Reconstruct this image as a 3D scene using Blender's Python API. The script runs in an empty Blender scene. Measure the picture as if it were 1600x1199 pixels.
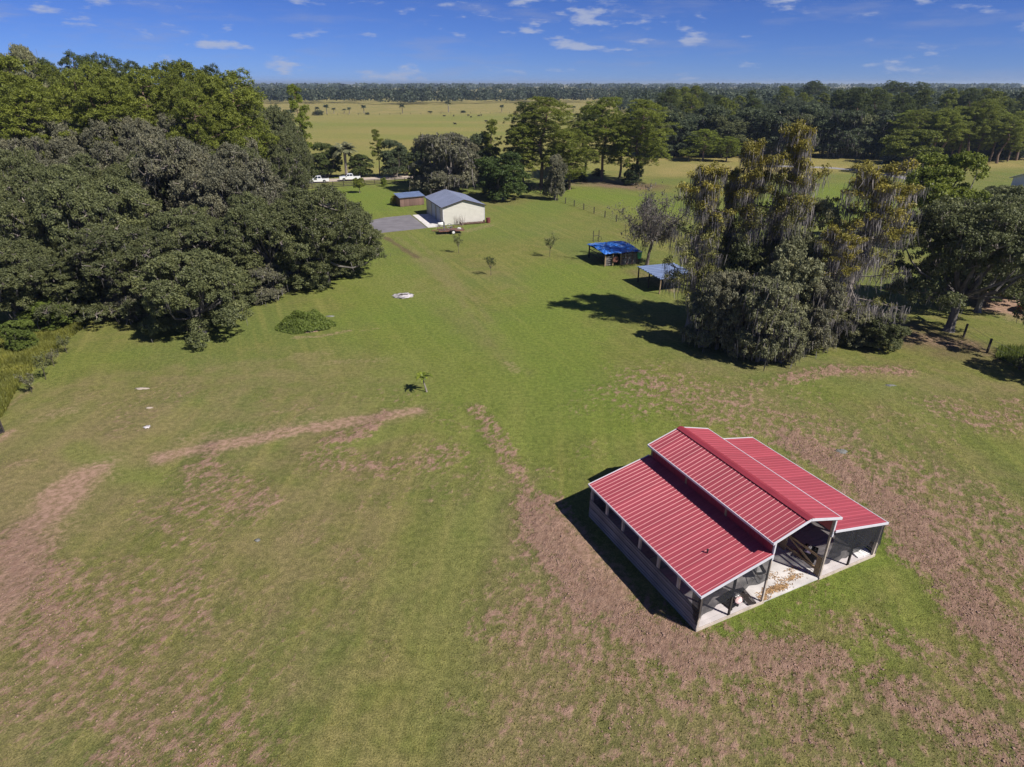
import bpy, math, random
import numpy as np
from mathutils import Vector, Matrix
R = math.radians
SC = bpy.context.scene
COL = SC.collection

# ---------------------------------------------------------------- camera, sky, sun, exposure
CAM_H, F_PX, HZ = 25.0, 977.46, 130.0
PITCH = math.atan((600 - HZ) / F_PX)
cam_d = bpy.data.cameras.new('camera')
cam_d.sensor_width = 36.0
cam_d.lens = F_PX / 1600 * 36.0
cam_d.clip_start, cam_d.clip_end = 0.5, 60000
cam = bpy.data.objects.new('camera', cam_d)
cam.location = (0, 0, CAM_H)
cam.rotation_euler = (R(90) - PITCH, 0, 0)
COL.objects.link(cam)
SC.camera = cam

SUN_ELEV, SUN_AZ = R(46), R(124)               # azimuth clockwise from +Y
to_sun = Vector((math.sin(SUN_AZ) * math.cos(SUN_ELEV), math.cos(SUN_AZ) * math.cos(SUN_ELEV), math.sin(SUN_ELEV)))
sd = bpy.data.lights.new('sun', 'SUN')
sd.energy, sd.angle, sd.color = 4.6, R(0.53), (1.0, 0.945, 0.86)
sun = bpy.data.objects.new('sun', sd)
sun.rotation_euler = to_sun.to_track_quat('Z', 'Y').to_euler()
sun.location = (60, -40, 90)
COL.objects.link(sun)

world = bpy.data.worlds.new('World')
SC.world = world
world.use_nodes = True
wn, wl = world.node_tree.nodes, world.node_tree.links
wn.clear()
w_out = wn.new('ShaderNodeOutputWorld')
w_bg = wn.new('ShaderNodeBackground')
w_bg.inputs['Strength'].default_value = 0.064
w_sky = wn.new('ShaderNodeTexSky')
w_sky.sky_type = 'NISHITA'
w_sky.sun_disc = False
w_sky.sun_elevation, w_sky.sun_rotation = SUN_ELEV, SUN_AZ
w_sky.altitude, w_sky.air_density, w_sky.dust_density, w_sky.ozone_density = 0, 0.6, 0.0, 6.0
w_tint = wn.new('ShaderNodeMix'); w_tint.data_type = 'RGBA'; w_tint.blend_type = 'MULTIPLY'
w_tint.inputs[0].default_value = 1.0
w_tint.inputs[7].default_value = (0.41, 0.535, 0.95, 1)
wl.new(w_sky.outputs[0], w_tint.inputs[6])
# small fair-weather clouds, laid out in sky directions
w_tc = wn.new('ShaderNodeTexCoord')
w_map = wn.new('ShaderNodeMapping'); w_map.inputs['Scale'].default_value = (15, 15, 54)
w_map.inputs['Location'].default_value = (3.1, 1.7, 0.4)
wl.new(w_tc.outputs['Generated'], w_map.inputs['Vector'])
w_n = wn.new('ShaderNodeTexNoise'); w_n.inputs['Scale'].default_value = 1.0
w_n.inputs['Detail'].default_value = 7; w_n.inputs['Roughness'].default_value = 0.56
wl.new(w_map.outputs[0], w_n.inputs['Vector'])
w_ramp = wn.new('ShaderNodeMapRange'); w_ramp.interpolation_type = 'SMOOTHSTEP'
w_ramp.inputs['From Min'].default_value, w_ramp.inputs['From Max'].default_value = 0.555, 0.70
wl.new(w_n.outputs['Fac'], w_ramp.inputs['Value'])
w_amt = wn.new('ShaderNodeMath'); w_amt.operation = 'MULTIPLY'; w_amt.inputs[1].default_value = 0.8
wl.new(w_ramp.outputs[0], w_amt.inputs[0])
w_mix = wn.new('ShaderNodeMix'); w_mix.data_type = 'RGBA'
w_mix.inputs[7].default_value = (4.6, 5.2, 7.0, 1)
wl.new(w_amt.outputs[0], w_mix.inputs[0])
wl.new(w_tint.outputs[2], w_mix.inputs[6])
# thin wisps between the clouds
w_map2 = wn.new('ShaderNodeMapping'); w_map2.inputs['Scale'].default_value = (7, 7, 48); w_map2.inputs['Location'].default_value = (9.2, 4.1, 2.2)
wl.new(w_tc.outputs['Generated'], w_map2.inputs['Vector'])
w_n2 = wn.new('ShaderNodeTexNoise'); w_n2.inputs['Scale'].default_value = 1.0; w_n2.inputs['Detail'].default_value = 6; w_n2.inputs['Roughness'].default_value = .62
wl.new(w_map2.outputs[0], w_n2.inputs['Vector'])
w_r2 = wn.new('ShaderNodeMapRange'); w_r2.interpolation_type = 'SMOOTHSTEP'
w_r2.inputs['From Min'].default_value, w_r2.inputs['From Max'].default_value, w_r2.inputs['To Max'].default_value = .48, .75, .34
wl.new(w_n2.outputs['Fac'], w_r2.inputs['Value'])
w_mix2 = wn.new('ShaderNodeMix'); w_mix2.data_type = 'RGBA'; w_mix2.inputs[7].default_value = (3.4, 3.9, 5.8, 1)
wl.new(w_r2.outputs[0], w_mix2.inputs[0]); wl.new(w_mix.outputs[2], w_mix2.inputs[6])
wl.new(w_mix2.outputs[2], w_bg.inputs['Color'])
wl.new(w_bg.outputs[0], w_out.inputs['Surface'])

SC.view_settings.view_transform = 'Standard'
SC.view_settings.look = 'None'
SC.view_settings.exposure = 0.5
SC.view_settings.gamma = 1.0
SC.view_settings.use_curve_mapping = False
SC.render.engine = 'CYCLES'
SC.cycles.max_bounces = 5
SC.cycles.diffuse_bounces = 3
SC.cycles.glossy_bounces = 2
SC.cycles.transmission_bounces = 3
SC.cycles.transparent_max_bounces = 12
SC.cycles.volume_bounces = 0
SC.cycles.use_denoising = True

# ---------------------------------------------------------------- survey helpers: sight lines of the photograph to ground coordinates
_c, _s = math.cos(PITCH), math.sin(PITCH)
def gp(px, py, z=0.0):
    X, U = (px - 800) / F_PX, -(py - 600) / F_PX
    y, zz = _c + U * _s, -_s + U * _c
    t = (z - CAM_H) / zz
    return (X * t, y * t)
def spot(px, py, depth):
    """ground x and top height of a thing at a known distance whose top is seen at px, py"""
    X, U = (px - 800) / F_PX, -(py - 600) / F_PX
    y, zz = _c + U * _s, -_s + U * _c
    t = depth / y
    return X * t, depth, CAM_H + zz * t

# ---------------------------------------------------------------- object helpers
def tag(o, label=None, cat=None, group=None, kind=None):
    if label: o['label'] = label
    if cat: o['category'] = cat
    if group: o['group'] = group
    if kind: o['kind'] = kind
    return o
def empty(name, loc=(0, 0, 0), rz=0.0, label=None, cat=None, group=None):
    o = bpy.data.objects.new(name, None)
    o.empty_display_size = 0.2
    COL.objects.link(o)
    o.location = loc
    o.rotation_euler = (0, 0, rz)
    return tag(o, label, cat, group)
def link(name, me, parent=None, loc=None, rot=None, scale=None):
    o = bpy.data.objects.new(name, me)
    COL.objects.link(o)
    if parent: o.parent = parent
    if loc is not None: o.location = loc
    if rot is not None: o.rotation_euler = rot
    if scale is not None: o.scale = scale
    return o
def copy_tree(o, parent=None):
    c = o.copy()
    COL.objects.link(c)
    c.parent = parent
    for ch in [x for x in o.children]:
        copy_tree(ch, c)
    return c

class MB:
    """collects simple shapes into one mesh"""
    def __init__(s): s.v, s.f = [], []
    def add(s, vs, fs):
        n = len(s.v); s.v += [tuple(p) for p in vs]; s.f += [tuple(i + n for i in f) for f in fs]; return s
    def box(s, x0, x1, y0, y1, z0, z1):
        return s.add([(x0,y0,z0),(x1,y0,z0),(x1,y1,z0),(x0,y1,z0),(x0,y0,z1),(x1,y0,z1),(x1,y1,z1),(x0,y1,z1)],
                     [(3,2,1,0),(4,5,6,7),(0,1,5,4),(1,2,6,5),(2,3,7,6),(3,0,4,7)])
    def bar(s, p, q, w, h, up=(0,0,1)):
        p, q = Vector(p), Vector(q); d = (q - p).normalized(); up = Vector(up)
        if abs(d.dot(up)) > .98: up = Vector((0,1,0))
        a = d.cross(up).normalized() * (w/2); b = a.cross(d).normalized() * (h/2)
        return s.add([p-a-b,p+a-b,p+a+b,p-a+b,q-a-b,q+a-b,q+a+b,q-a+b],
                     [(3,2,1,0),(4,5,6,7),(0,1,5,4),(1,2,6,5),(2,3,7,6),(3,0,4,7)])
    def tube(s, pts, rad, n=6, cap=True):
        pts = [Vector(p) for p in pts]; m = len(pts); vs = []; fs = []
        if not hasattr(rad, '__len__'): rad = [rad]*m
        ref = Vector((.31,.52,.79))
        for i, p in enumerate(pts):
            d = (pts[min(i+1,m-1)] - pts[max(i-1,0)])
            if d.length < 1e-6: d = Vector((0,0,1))
            d.normalize()
            a = d.cross(ref)
            if a.length < .1: a = d.cross(Vector((1,0,0)))
            a.normalize(); b = d.cross(a)
            for k in range(n):
                t = 2*math.pi*k/n
                vs.append(p + (a*math.cos(t) + b*math.sin(t))*rad[i])
        for i in range(m-1):
            for k in range(n):
                fs.append((i*n+k, i*n+(k+1)%n, (i+1)*n+(k+1)%n, (i+1)*n+k))
        if cap: fs += [tuple(range(n-1,-1,-1)), tuple(range((m-1)*n, m*n))]
        return s.add(vs, fs)
    def cyl(s, c, r, w, axis='x', n=16):
        d = {'x':Vector((w/2,0,0)),'y':Vector((0,w/2,0)),'z':Vector((0,0,w/2))}[axis]; c = Vector(c)
        return s.tube([c-d, c+d], [r, r], n)
    def prism(s, prof, y0, y1):
        """profile in x,z extruded along y"""
        n = len(prof)
        vs = [(x,y0,z) for x,z in prof] + [(x,y1,z) for x,z in prof]
        fs = [tuple(range(n)), tuple(range(2*n-1,n-1,-1))] + [(i+n,(i+1)%n+n,(i+1)%n,i) for i in range(n)]
        return s.add(vs, fs)
    def mesh(s, name, mat, smooth=False):
        me = bpy.data.meshes.new(name); me.from_pydata(s.v, [], s.f); me.materials.append(mat)
        if smooth: me.polygons.foreach_set('use_smooth', [True]*len(me.polygons))
        me.update(); return me
    def build(s, name, mat, parent=None, loc=None, rot=None, smooth=False, bevel=0):
        o = link(name, s.mesh(name, mat, smooth), parent, loc, rot)
        if bevel:
            b = o.modifiers.new('bevel', 'BEVEL'); b.width = bevel; b.segments = 2; b.limit_method = 'ANGLE'
        return o

def np_mesh(name, V, F, mat, attrs=None, smooth=False):
    """V (n,3), F (m,k) with equal face size; attrs: {name: (domain, array)}"""
    me = bpy.data.meshes.new(name)
    V = np.asarray(V, np.float32); F = np.asarray(F, np.int32); m, k = F.shape
    me.vertices.add(len(V)); me.vertices.foreach_set('co', V.ravel())
    me.loops.add(m*k); me.loops.foreach_set('vertex_index', F.ravel())
    me.polygons.add(m); me.polygons.foreach_set('loop_start', np.arange(0, m*k, k, dtype=np.int32))
    try: me.polygons.foreach_set('loop_total', np.full(m, k, np.int32))
    except Exception: pass
    if smooth: me.polygons.foreach_set('use_smooth', np.ones(m, bool))
    me.update(calc_edges=True)
    for n_, (dom, arr) in (attrs or {}).items():
        a = me.attributes.new(n_, 'FLOAT', dom); a.data.foreach_set('value', np.asarray(arr, np.float32))
    me.materials.append(mat)
    return me

# ---------------------------------------------------------------- noise on arrays
def vnoise(x, y, seed):
    rs = np.random.RandomState(seed); T = rs.rand(256, 256).astype(np.float32)
    xi, yi = np.floor(x).astype(int), np.floor(y).astype(int)
    fx, fy = x - xi, y - yi
    fx, fy = fx*fx*(3-2*fx), fy*fy*(3-2*fy)
    x0, x1, y0, y1 = xi & 255, (xi+1) & 255, yi & 255, (yi+1) & 255
    return (T[x0,y0]*(1-fx)+T[x1,y0]*fx)*(1-fy) + (T[x0,y1]*(1-fx)+T[x1,y1]*fx)*fy
def fbm(x, y, seed, octs=4, rough=.5):
    a, s, t = 1.0, 0, 0
    for i in range(octs):
        s = s + a*vnoise(x*2**i+17*i, y*2**i-9*i, seed+i); t += a; a *= rough
    return s / t

# ---------------------------------------------------------------- materials
def nmat(name):
    m = bpy.data.materials.new(name); m.use_nodes = True
    nt = m.node_tree; b = nt.nodes['Principled BSDF']
    return m, nt.nodes, nt.links, b
def surf(name, col, rough=.7, metal=0, var=.18, scale=3.0, bump=.0, bscale=None, stretch=(1,1,1), spec=.4, coat=0):
    """colour with two scales of noise wear, optional relief"""
    m, N, L, b = nmat(name)
    tc = N.new('ShaderNodeTexCoord'); mp = N.new('ShaderNodeMapping'); mp.inputs['Scale'].default_value = stretch
    L.new(tc.outputs['Object'], mp.inputs['Vector'])
    n1 = N.new('ShaderNodeTexNoise'); n1.inputs['Scale'].default_value = scale; n1.inputs['Detail'].default_value = 6
    L.new(mp.outputs[0], n1.inputs['Vector'])
    mr = N.new('ShaderNodeMapRange'); mr.inputs['From Min'].default_value = .3; mr.inputs['From Max'].default_value = .7
    mr.inputs['To Min'].default_value = 1 - var; mr.inputs['To Max'].default_value = 1 + var
    L.new(n1.outputs['Fac'], mr.inputs['Value'])
    oi = N.new('ShaderNodeObjectInfo'); mo = N.new('ShaderNodeMapRange')
    mo.inputs['To Min'].default_value = 1 - var*.6; mo.inputs['To Max'].default_value = 1 + var*.6
    L.new(oi.outputs['Random'], mo.inputs['Value'])
    mu = N.new('ShaderNodeMath'); mu.operation = 'MULTIPLY'
    L.new(mr.outputs[0], mu.inputs[0]); L.new(mo.outputs[0], mu.inputs[1])
    vm = N.new('ShaderNodeVectorMath'); vm.operation = 'SCALE'; vm.inputs[0].default_value = col[:3]
    L.new(mu.outputs[0], vm.inputs['Scale']); L.new(vm.outputs[0], b.inputs['Base Color'])
    b.inputs['Roughness'].default_value = rough; b.inputs['Metallic'].default_value = metal
    b.inputs['Specular IOR Level'].default_value = spec
    if coat: b.inputs['Coat Weight'].default_value = coat
    if bump:
        n2 = N.new('ShaderNodeTexNoise'); n2.inputs['Scale'].default_value = bscale or scale*6; n2.inputs['Detail'].default_value = 4
        L.new(mp.outputs[0], n2.inputs['Vector'])
        bp = N.new('ShaderNodeBump'); bp.inputs['Strength'].default_value = bump; bp.inputs['Distance'].default_value = .03
        L.new(n2.outputs['Fac'], bp.inputs['Height']); L.new(bp.outputs[0], b.inputs['Normal'])
    return m

def leaf_material(name, transl=.22, rough=.55, yellow=.35):
    """leaf colour = object's own colour, varied by the leaf's tint"""
    m, N, L, b = nmat(name)
    oi = N.new('ShaderNodeObjectInfo')
    at = N.new('ShaderNodeAttribute'); at.attribute_name = 'tint'
    k = N.new('ShaderNodeMapRange'); k.inputs['To Min'].default_value = .5; k.inputs['To Max'].default_value = 1.55
    L.new(at.outputs['Fac'], k.inputs['Value'])
    ko = N.new('ShaderNodeMapRange'); ko.inputs['To Min'].default_value = .86; ko.inputs['To Max'].default_value = 1.14
    L.new(oi.outputs['Random'], ko.inputs['Value'])
    mm = N.new('ShaderNodeMath'); mm.operation = 'MULTIPLY'; L.new(k.outputs[0], mm.inputs[0]); L.new(ko.outputs[0], mm.inputs[1])
    sc = N.new('ShaderNodeVectorMath'); sc.operation = 'SCALE'
    L.new(oi.outputs['Color'], sc.inputs[0]); L.new(mm.outputs[0], sc.inputs['Scale'])
    mx = N.new('ShaderNodeMix'); mx.data_type = 'RGBA'; mx.blend_type = 'MULTIPLY'
    mx.inputs[7].default_value = (1.45, 1.08, .7, 1)
    ky = N.new('ShaderNodeMath'); ky.operation = 'POWER'; ky.inputs[1].default_value = 2.5
    L.new(at.outputs['Fac'], ky.inputs[0])
    k2 = N.new('ShaderNodeMath'); k2.operation = 'MULTIPLY'; k2.inputs[1].default_value = yellow
    L.new(ky.outputs[0], k2.inputs[0]); L.new(k2.outputs[0], mx.inputs[0]); L.new(sc.outputs[0], mx.inputs[6])
    L.new(mx.outputs[2], b.inputs['Base Color'])
    b.inputs['Roughness'].default_value = rough; b.inputs['Specular IOR Level'].default_value = .3
    tr = N.new('ShaderNodeBsdfTranslucent'); L.new(mx.outputs[2], tr.inputs['Color'])
    ms = N.new('ShaderNodeMixShader'); ms.inputs[0].default_value = transl
    L.new(b.outputs[0], ms.inputs[1]); L.new(tr.outputs[0], ms.inputs[2])
    L.new(ms.outputs[0], N['Material Output'].inputs['Surface'])
    return m

M = {}
M['leaf'] = leaf_material('leaf', .32)
M['needle'] = leaf_material('needle', .38, .55, .25)
M['moss'] = leaf_material('hanging_moss', .25, .9, .1)
M['bark'] = surf('bark', (.11,.088,.075), .95, var=.4, scale=2, bump=.6, bscale=9, stretch=(1,1,.3))
M['bark_pale'] = surf('pale_bark', (.22,.19,.17), .95, var=.4, scale=2, bump=.5, bscale=9, stretch=(1,1,.4))
M['bark_pine'] = surf('pine_bark', (.17,.115,.085), .95, var=.4, scale=3, bump=.6, bscale=10, stretch=(1,1,.4))
M['roof_red'] = surf('red_painted_steel', (.355,.064,.083), .42, var=.13, scale=1.1, stretch=(.35,1,1), spec=.45)
M['roof_cap'] = surf('dark_red_painted_steel', (.27,.035,.05), .4, var=.1, scale=1, spec=.5)
M['wall_red'] = surf('red_steel_siding', (.33,.035,.06), .4, var=.08, scale=1)
M['trim'] = surf('white_trim_paint', (.60,.60,.65), .45, var=.06, scale=2)
M['wood_grey'] = surf('weathered_grey_wood', (.19,.175,.17), .9, var=.3, scale=2.5, bump=.4, bscale=18, stretch=(1,.25,1))
M['wood_tan'] = surf('tan_timber', (.32,.23,.14), .85, var=.25, scale=3, bump=.3, bscale=20)
M['wood_pale'] = surf('pale_timber', (.47,.40,.34), .85, var=.2, scale=3, bump=.3, bscale=20)
M['wood_brown'] = surf('brown_weathered_planks', (.17,.105,.085), .9, var=.35, scale=2, bump=.4, bscale=16, stretch=(1,1,.3))
M['wood_dark'] = surf('dark_creosote_wood', (.045,.036,.033), .85, var=.3, scale=3, bump=.3)
M['floor'] = surf('pale_barn_floor', (.52,.48,.48), .85, var=.15, scale=1.5, bump=.2, bscale=14)
M['concrete'] = surf('concrete', (.55,.525,.51), .85, var=.2, scale=1.3, bump=.15, bscale=20)
M['asphalt'] = surf('worn_asphalt', (.155,.145,.158), .9, var=.18, scale=.5, bump=.25, bscale=12)
M['sand'] = surf('pale_sand', (.48,.40,.33), .95, var=.15, scale=.4, bump=.25, bscale=6)
M['lane'] = surf('pale_lane_gravel', (.27,.255,.26), .95, var=.15, scale=.4, bump=.2, bscale=6)
M['siding'] = surf('cream_siding', (.57,.55,.49), .6, var=.05, scale=1)
M['roof_blue'] = surf('blue_grey_steel', (.19,.215,.30), .45, var=.1, scale=.6, spec=.5)
M['roof_sheet'] = surf('galvanised_blue_sheet', (.125,.17,.29), .65, spec=.2, var=.15, scale=.8)
M['tarp'] = surf('blue_tarpaulin', (.028,.14,.50), .45, var=.4, scale=1.6, bump=.8, bscale=2.5, spec=.5)
M['door'] = surf('white_blue_roll_door', (.46,.52,.64), .5, var=.05, scale=1)
M['black'] = surf('black_plastic', (.018,.018,.02), .5, var=.2)
M['rubber'] = surf('rubber', (.02,.02,.02), .85, var=.2)
M['metal'] = surf('grey_metal', (.35,.35,.37), .4, metal=.7, var=.15)
M['rust'] = surf('rusty_steel', (.17,.075,.055), .85, var=.4, scale=4, bump=.2)
M['white'] = surf('white_vehicle_paint', (.78,.79,.82), .25, var=.03, coat=.5)
M['white_dull'] = surf('dull_white', (.72,.71,.70), .7, var=.12)
M['glass'] = surf('dark_window_glass', (.015,.02,.028), .08, var=.05, spec=.8)
M['red_car'] = surf('dark_red_vehicle_paint', (.17,.012,.018), .25, var=.04, coat=.6)
M['red_lamp'] = surf('red_lamp_lens', (.4,.02,.02), .2)
M['green'] = surf('green_plastic', (.06,.36,.17), .5, var=.15)
M['yellow'] = surf('yellow_boards', (.55,.46,.05), .7, var=.2)
M['orange'] = surf('orange_cloth', (.50,.16,.07), .8, var=.2)
M['pink'] = surf('pale_pink_cloth', (.62,.44,.44), .85, var=.25, scale=6, bump=.4)
M['mauve'] = surf('mauve_plastic_bag', (.34,.27,.42), .5, var=.25, scale=6, bump=.4)
M['straw'] = surf('straw', (.40,.25,.12), .9, var=.35, scale=9)
M['ash'] = surf('white_ash', (.42,.39,.40), .95, var=.45, scale=3, bump=.7, bscale=12)
M['stone'] = surf('grey_stone', (.20,.20,.19), .95, spec=.05, var=.2, scale=3, bump=.4)
M['soil'] = surf('turned_soil', (.32,.205,.16), .95, var=.3, scale=5, bump=.4)
M['cow'] = surf('black_hide', (.02,.017,.016), .8, var=.3)

# sun-bleached patches on the tarpaulin
_n, _l = M['tarp'].node_tree.nodes, M['tarp'].node_tree.links
_b = _n['Principled BSDF']; _src = _b.inputs['Base Color'].links[0].from_socket
_w = _n.new('ShaderNodeTexNoise'); _w.inputs['Scale'].default_value = .9; _w.inputs['Detail'].default_value = 6
_tc = _n.new('ShaderNodeTexCoord'); _l.new(_tc.outputs['Object'], _w.inputs['Vector'])
_r = _n.new('ShaderNodeMapRange'); _r.inputs['From Min'].default_value = .5; _r.inputs['From Max'].default_value = .66; _r.inputs['To Max'].default_value = .8
_m = _n.new('ShaderNodeMix'); _m.data_type = 'RGBA'; _m.inputs[7].default_value = (.24, .33, .52, 1)
_l.new(_w.outputs['Fac'], _r.inputs['Value']); _l.new(_r.outputs[0], _m.inputs[0]); _l.new(_src, _m.inputs[6]); _l.new(_m.outputs[2], _b.inputs['Base Color'])
# black knitted shade cloth: part of the light passes between the threads
m, N, L, b = nmat('black_shade_cloth')
b.inputs['Base Color'].default_value = (.010, .011, .018, 1); b.inputs['Roughness'].default_value = .7
tr = N.new('ShaderNodeBsdfTransparent'); ms = N.new('ShaderNodeMixShader')
tc = N.new('ShaderNodeTexCoord'); nz = N.new('ShaderNodeTexNoise'); nz.inputs['Scale'].default_value = 1.7; nz.inputs['Detail'].default_value = 3
L.new(tc.outputs['Object'], nz.inputs['Vector'])
mr = N.new('ShaderNodeMapRange'); mr.inputs['From Min'].default_value = .3; mr.inputs['From Max'].default_value = .7
mr.inputs['To Min'].default_value = .70; mr.inputs['To Max'].default_value = .90
L.new(nz.outputs['Fac'], mr.inputs['Value']); L.new(mr.outputs[0], ms.inputs[0])
L.new(tr.outputs[0], ms.inputs[1]); L.new(b.outputs[0], ms.inputs[2]); L.new(ms.outputs[0], N['Material Output'].inputs['Surface'])
M['shade'] = m

# ---------------------------------------------------------------- the ground: one sheet to the horizon
def ground_material():
    m, N, L, b = nmat('pasture')
    def noise(scale, detail=4, vec=None, rough=.55):
        n = N.new('ShaderNodeTexNoise'); n.inputs['Scale'].default_value = scale; n.inputs['Detail'].default_value = detail
        n.inputs['Roughness'].default_value = rough
        L.new(vec or tc.outputs['Object'], n.inputs['Vector']); return n.outputs['Fac']
    def attr(n):
        a = N.new('ShaderNodeAttribute'); a.attribute_name = n; return a.outputs['Fac']
    def rng(v, a, b_, c=0., d=1., smooth=True):
        r = N.new('ShaderNodeMapRange'); r.interpolation_type = 'SMOOTHSTEP' if smooth else 'LINEAR'
        for i, x in zip(('From Min','From Max','To Min','To Max'), (a,b_,c,d)): r.inputs[i].default_value = x
        L.new(v, r.inputs['Value']); return r.outputs[0]
    def math_(op, a, b_):
        n = N.new('ShaderNodeMath'); n.operation = op
        for i, v in enumerate((a, b_)):
            if isinstance(v, (int, float)): n.inputs[i].default_value = v
            else: L.new(v, n.inputs[i])
        return n.outputs[0]
    def mix(f, a, b_, mode='MIX'):
        n = N.new('ShaderNodeMix'); n.data_type = 'RGBA'; n.blend_type = mode
        for i, v in ((0, f), (6, a), (7, b_)):
            if isinstance(v, (int, float)): n.inputs[i].default_value = v
            elif isinstance(v, tuple): n.inputs[i].default_value = (*v, 1)
            else: L.new(v, n.inputs[i])
        return n.outputs[2]
    tc = N.new('ShaderNodeTexCoord')
    def stretched(ang, sc):
        mp = N.new('ShaderNodeMapping'); mp.vector_type = 'TEXTURE'
        mp.inputs['Rotation'].default_value = (0, 0, ang); mp.inputs['Scale'].default_value = sc
        L.new(tc.outputs['Object'], mp.inputs['Vector']); return mp.outputs[0]
    big = noise(.055, 4); med = noise(.42, 5); sml = noise(2.6, 5); fine = noise(13, 4, rough=.65); vfine = noise(34, 3)
    # mower passes: long thin streaks, near the barn up the pasture, beyond it along the barn's axis
    st1 = noise(1, 4, stretched(R(-5), (1.5, 26, 1))); st2 = noise(1, 4, stretched(R(24), (1.0, 24, 1)))
    sep = N.new('ShaderNodeSeparateXYZ'); L.new(tc.outputs['Object'], sep.inputs[0])
    far = rng(sep.outputs['Y'], 42, 56)
    st2 = math_('ADD', math_('MULTIPLY', st2, .5), .245)
    stm = N.new('ShaderNodeMix'); stm.data_type = 'FLOAT'
    L.new(far, stm.inputs[0]); L.new(st1, stm.inputs[2]); L.new(st2, stm.inputs[3]); st = stm.outputs[0]
    g = mix(rng(med, .35, .68), (.142,.154,.038), (.182,.168,.055))
    g = mix(rng(big, .38, .66), g, (.128,.156,.040))
    g = mix(rng(st, .47, .64, 0, .62), g, (.228,.212,.066))
    g = mix(rng(st, .50, .32, 0, .5), g, (.114,.118,.040))
    dry = math_('ADD', attr('dry'), math_('MULTIPLY', math_('SUBTRACT', med, .5), .9))
    g = mix(rng(dry, .15, .95, 0, .85), g, (.222,.175,.088))
    lush = math_('ADD', attr('lush'), math_('MULTIPLY', math_('SUBTRACT', med, .5), .7))
    g = mix(rng(lush, .15, 1.1, 0, .85), g, (.135,.190,.028))
    g = mix(rng(attr('brown'), .1, .9, 0, .85), g, (.125,.085,.055))
    # hay field beyond the road
    fld = mix(rng(noise(.018, 5, stretched(R(80), (1, 3.2, 1))), .36, .66), (.180,.190,.048), (.235,.205,.066))
    g = mix(attr('field'), g, fld)
    g = mix(rng(attr('tan'), 0, 1), g, mix(rng(big, .35, .65), (.27,.220,.082), (.21,.190,.062)))
    # blade-scale mottling
    g = mix(1.0, g, mix(rng(fine, .3, .7), (.62,.65,.62), (1.36,1.33,1.34)), 'MULTIPLY')
    g = mix(1.0, g, mix(rng(sml, .3, .7), (.80,.82,.8), (1.2,1.18,1.2)), 'MULTIPLY')
    soilc = mix(rng(sml, .3, .7), (.325,.190,.142), (.480,.300,.235))
    soilc = mix(rng(vfine, .3, .75, 0, .5), soilc, (.24,.155,.118))
    # bare earth: soft patches, and turned clods that only show through the sward in flecks
    bare = math_('ADD', attr('soil'), math_('MULTIPLY', math_('SUBTRACT', sml, .5), .9))
    bare = math_('ADD', bare, math_('MULTIPLY', math_('SUBTRACT', fine, .5), .7))
    f1 = rng(bare, .28, 1.08, 0, .95)
    clod = noise(1.9, 8, stretched(R(-28), (1.0, 1.7, 1)), .74)
    rt = math_('ADD', math_('MULTIPLY', attr('root'), .26), math_('MULTIPLY', clod, .9))
    f2 = math_('MULTIPLY', rng(rt, .54, .68), rng(attr('root'), .02, .45, 0, .88))
    g = mix(math_('MAXIMUM', f1, f2), g, soilc)
    L.new(g, b.inputs['Base Color'])
    b.inputs['Roughness'].default_value = .95; b.inputs['Specular IOR Level'].default_value = .12
    bh = math_('ADD', math_('MULTIPLY', fine, .5), math_('MULTIPLY', sml, .3))
    bh = math_('ADD', bh, math_('MULTIPLY', math_('MULTIPLY', clod, attr('root')), 4.5))
    bh = math_('ADD', bh, math_('MULTIPLY', vfine, .25))
    bp = N.new('ShaderNodeBump'); bp.inputs['Strength'].default_value = 1.0; bp.inputs['Distance'].default_value = .13
    L.new(bh, bp.inputs['Height']); L.new(bp.outputs[0], b.inputs['Normal'])
    return m
M['ground'] = ground_material()

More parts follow.
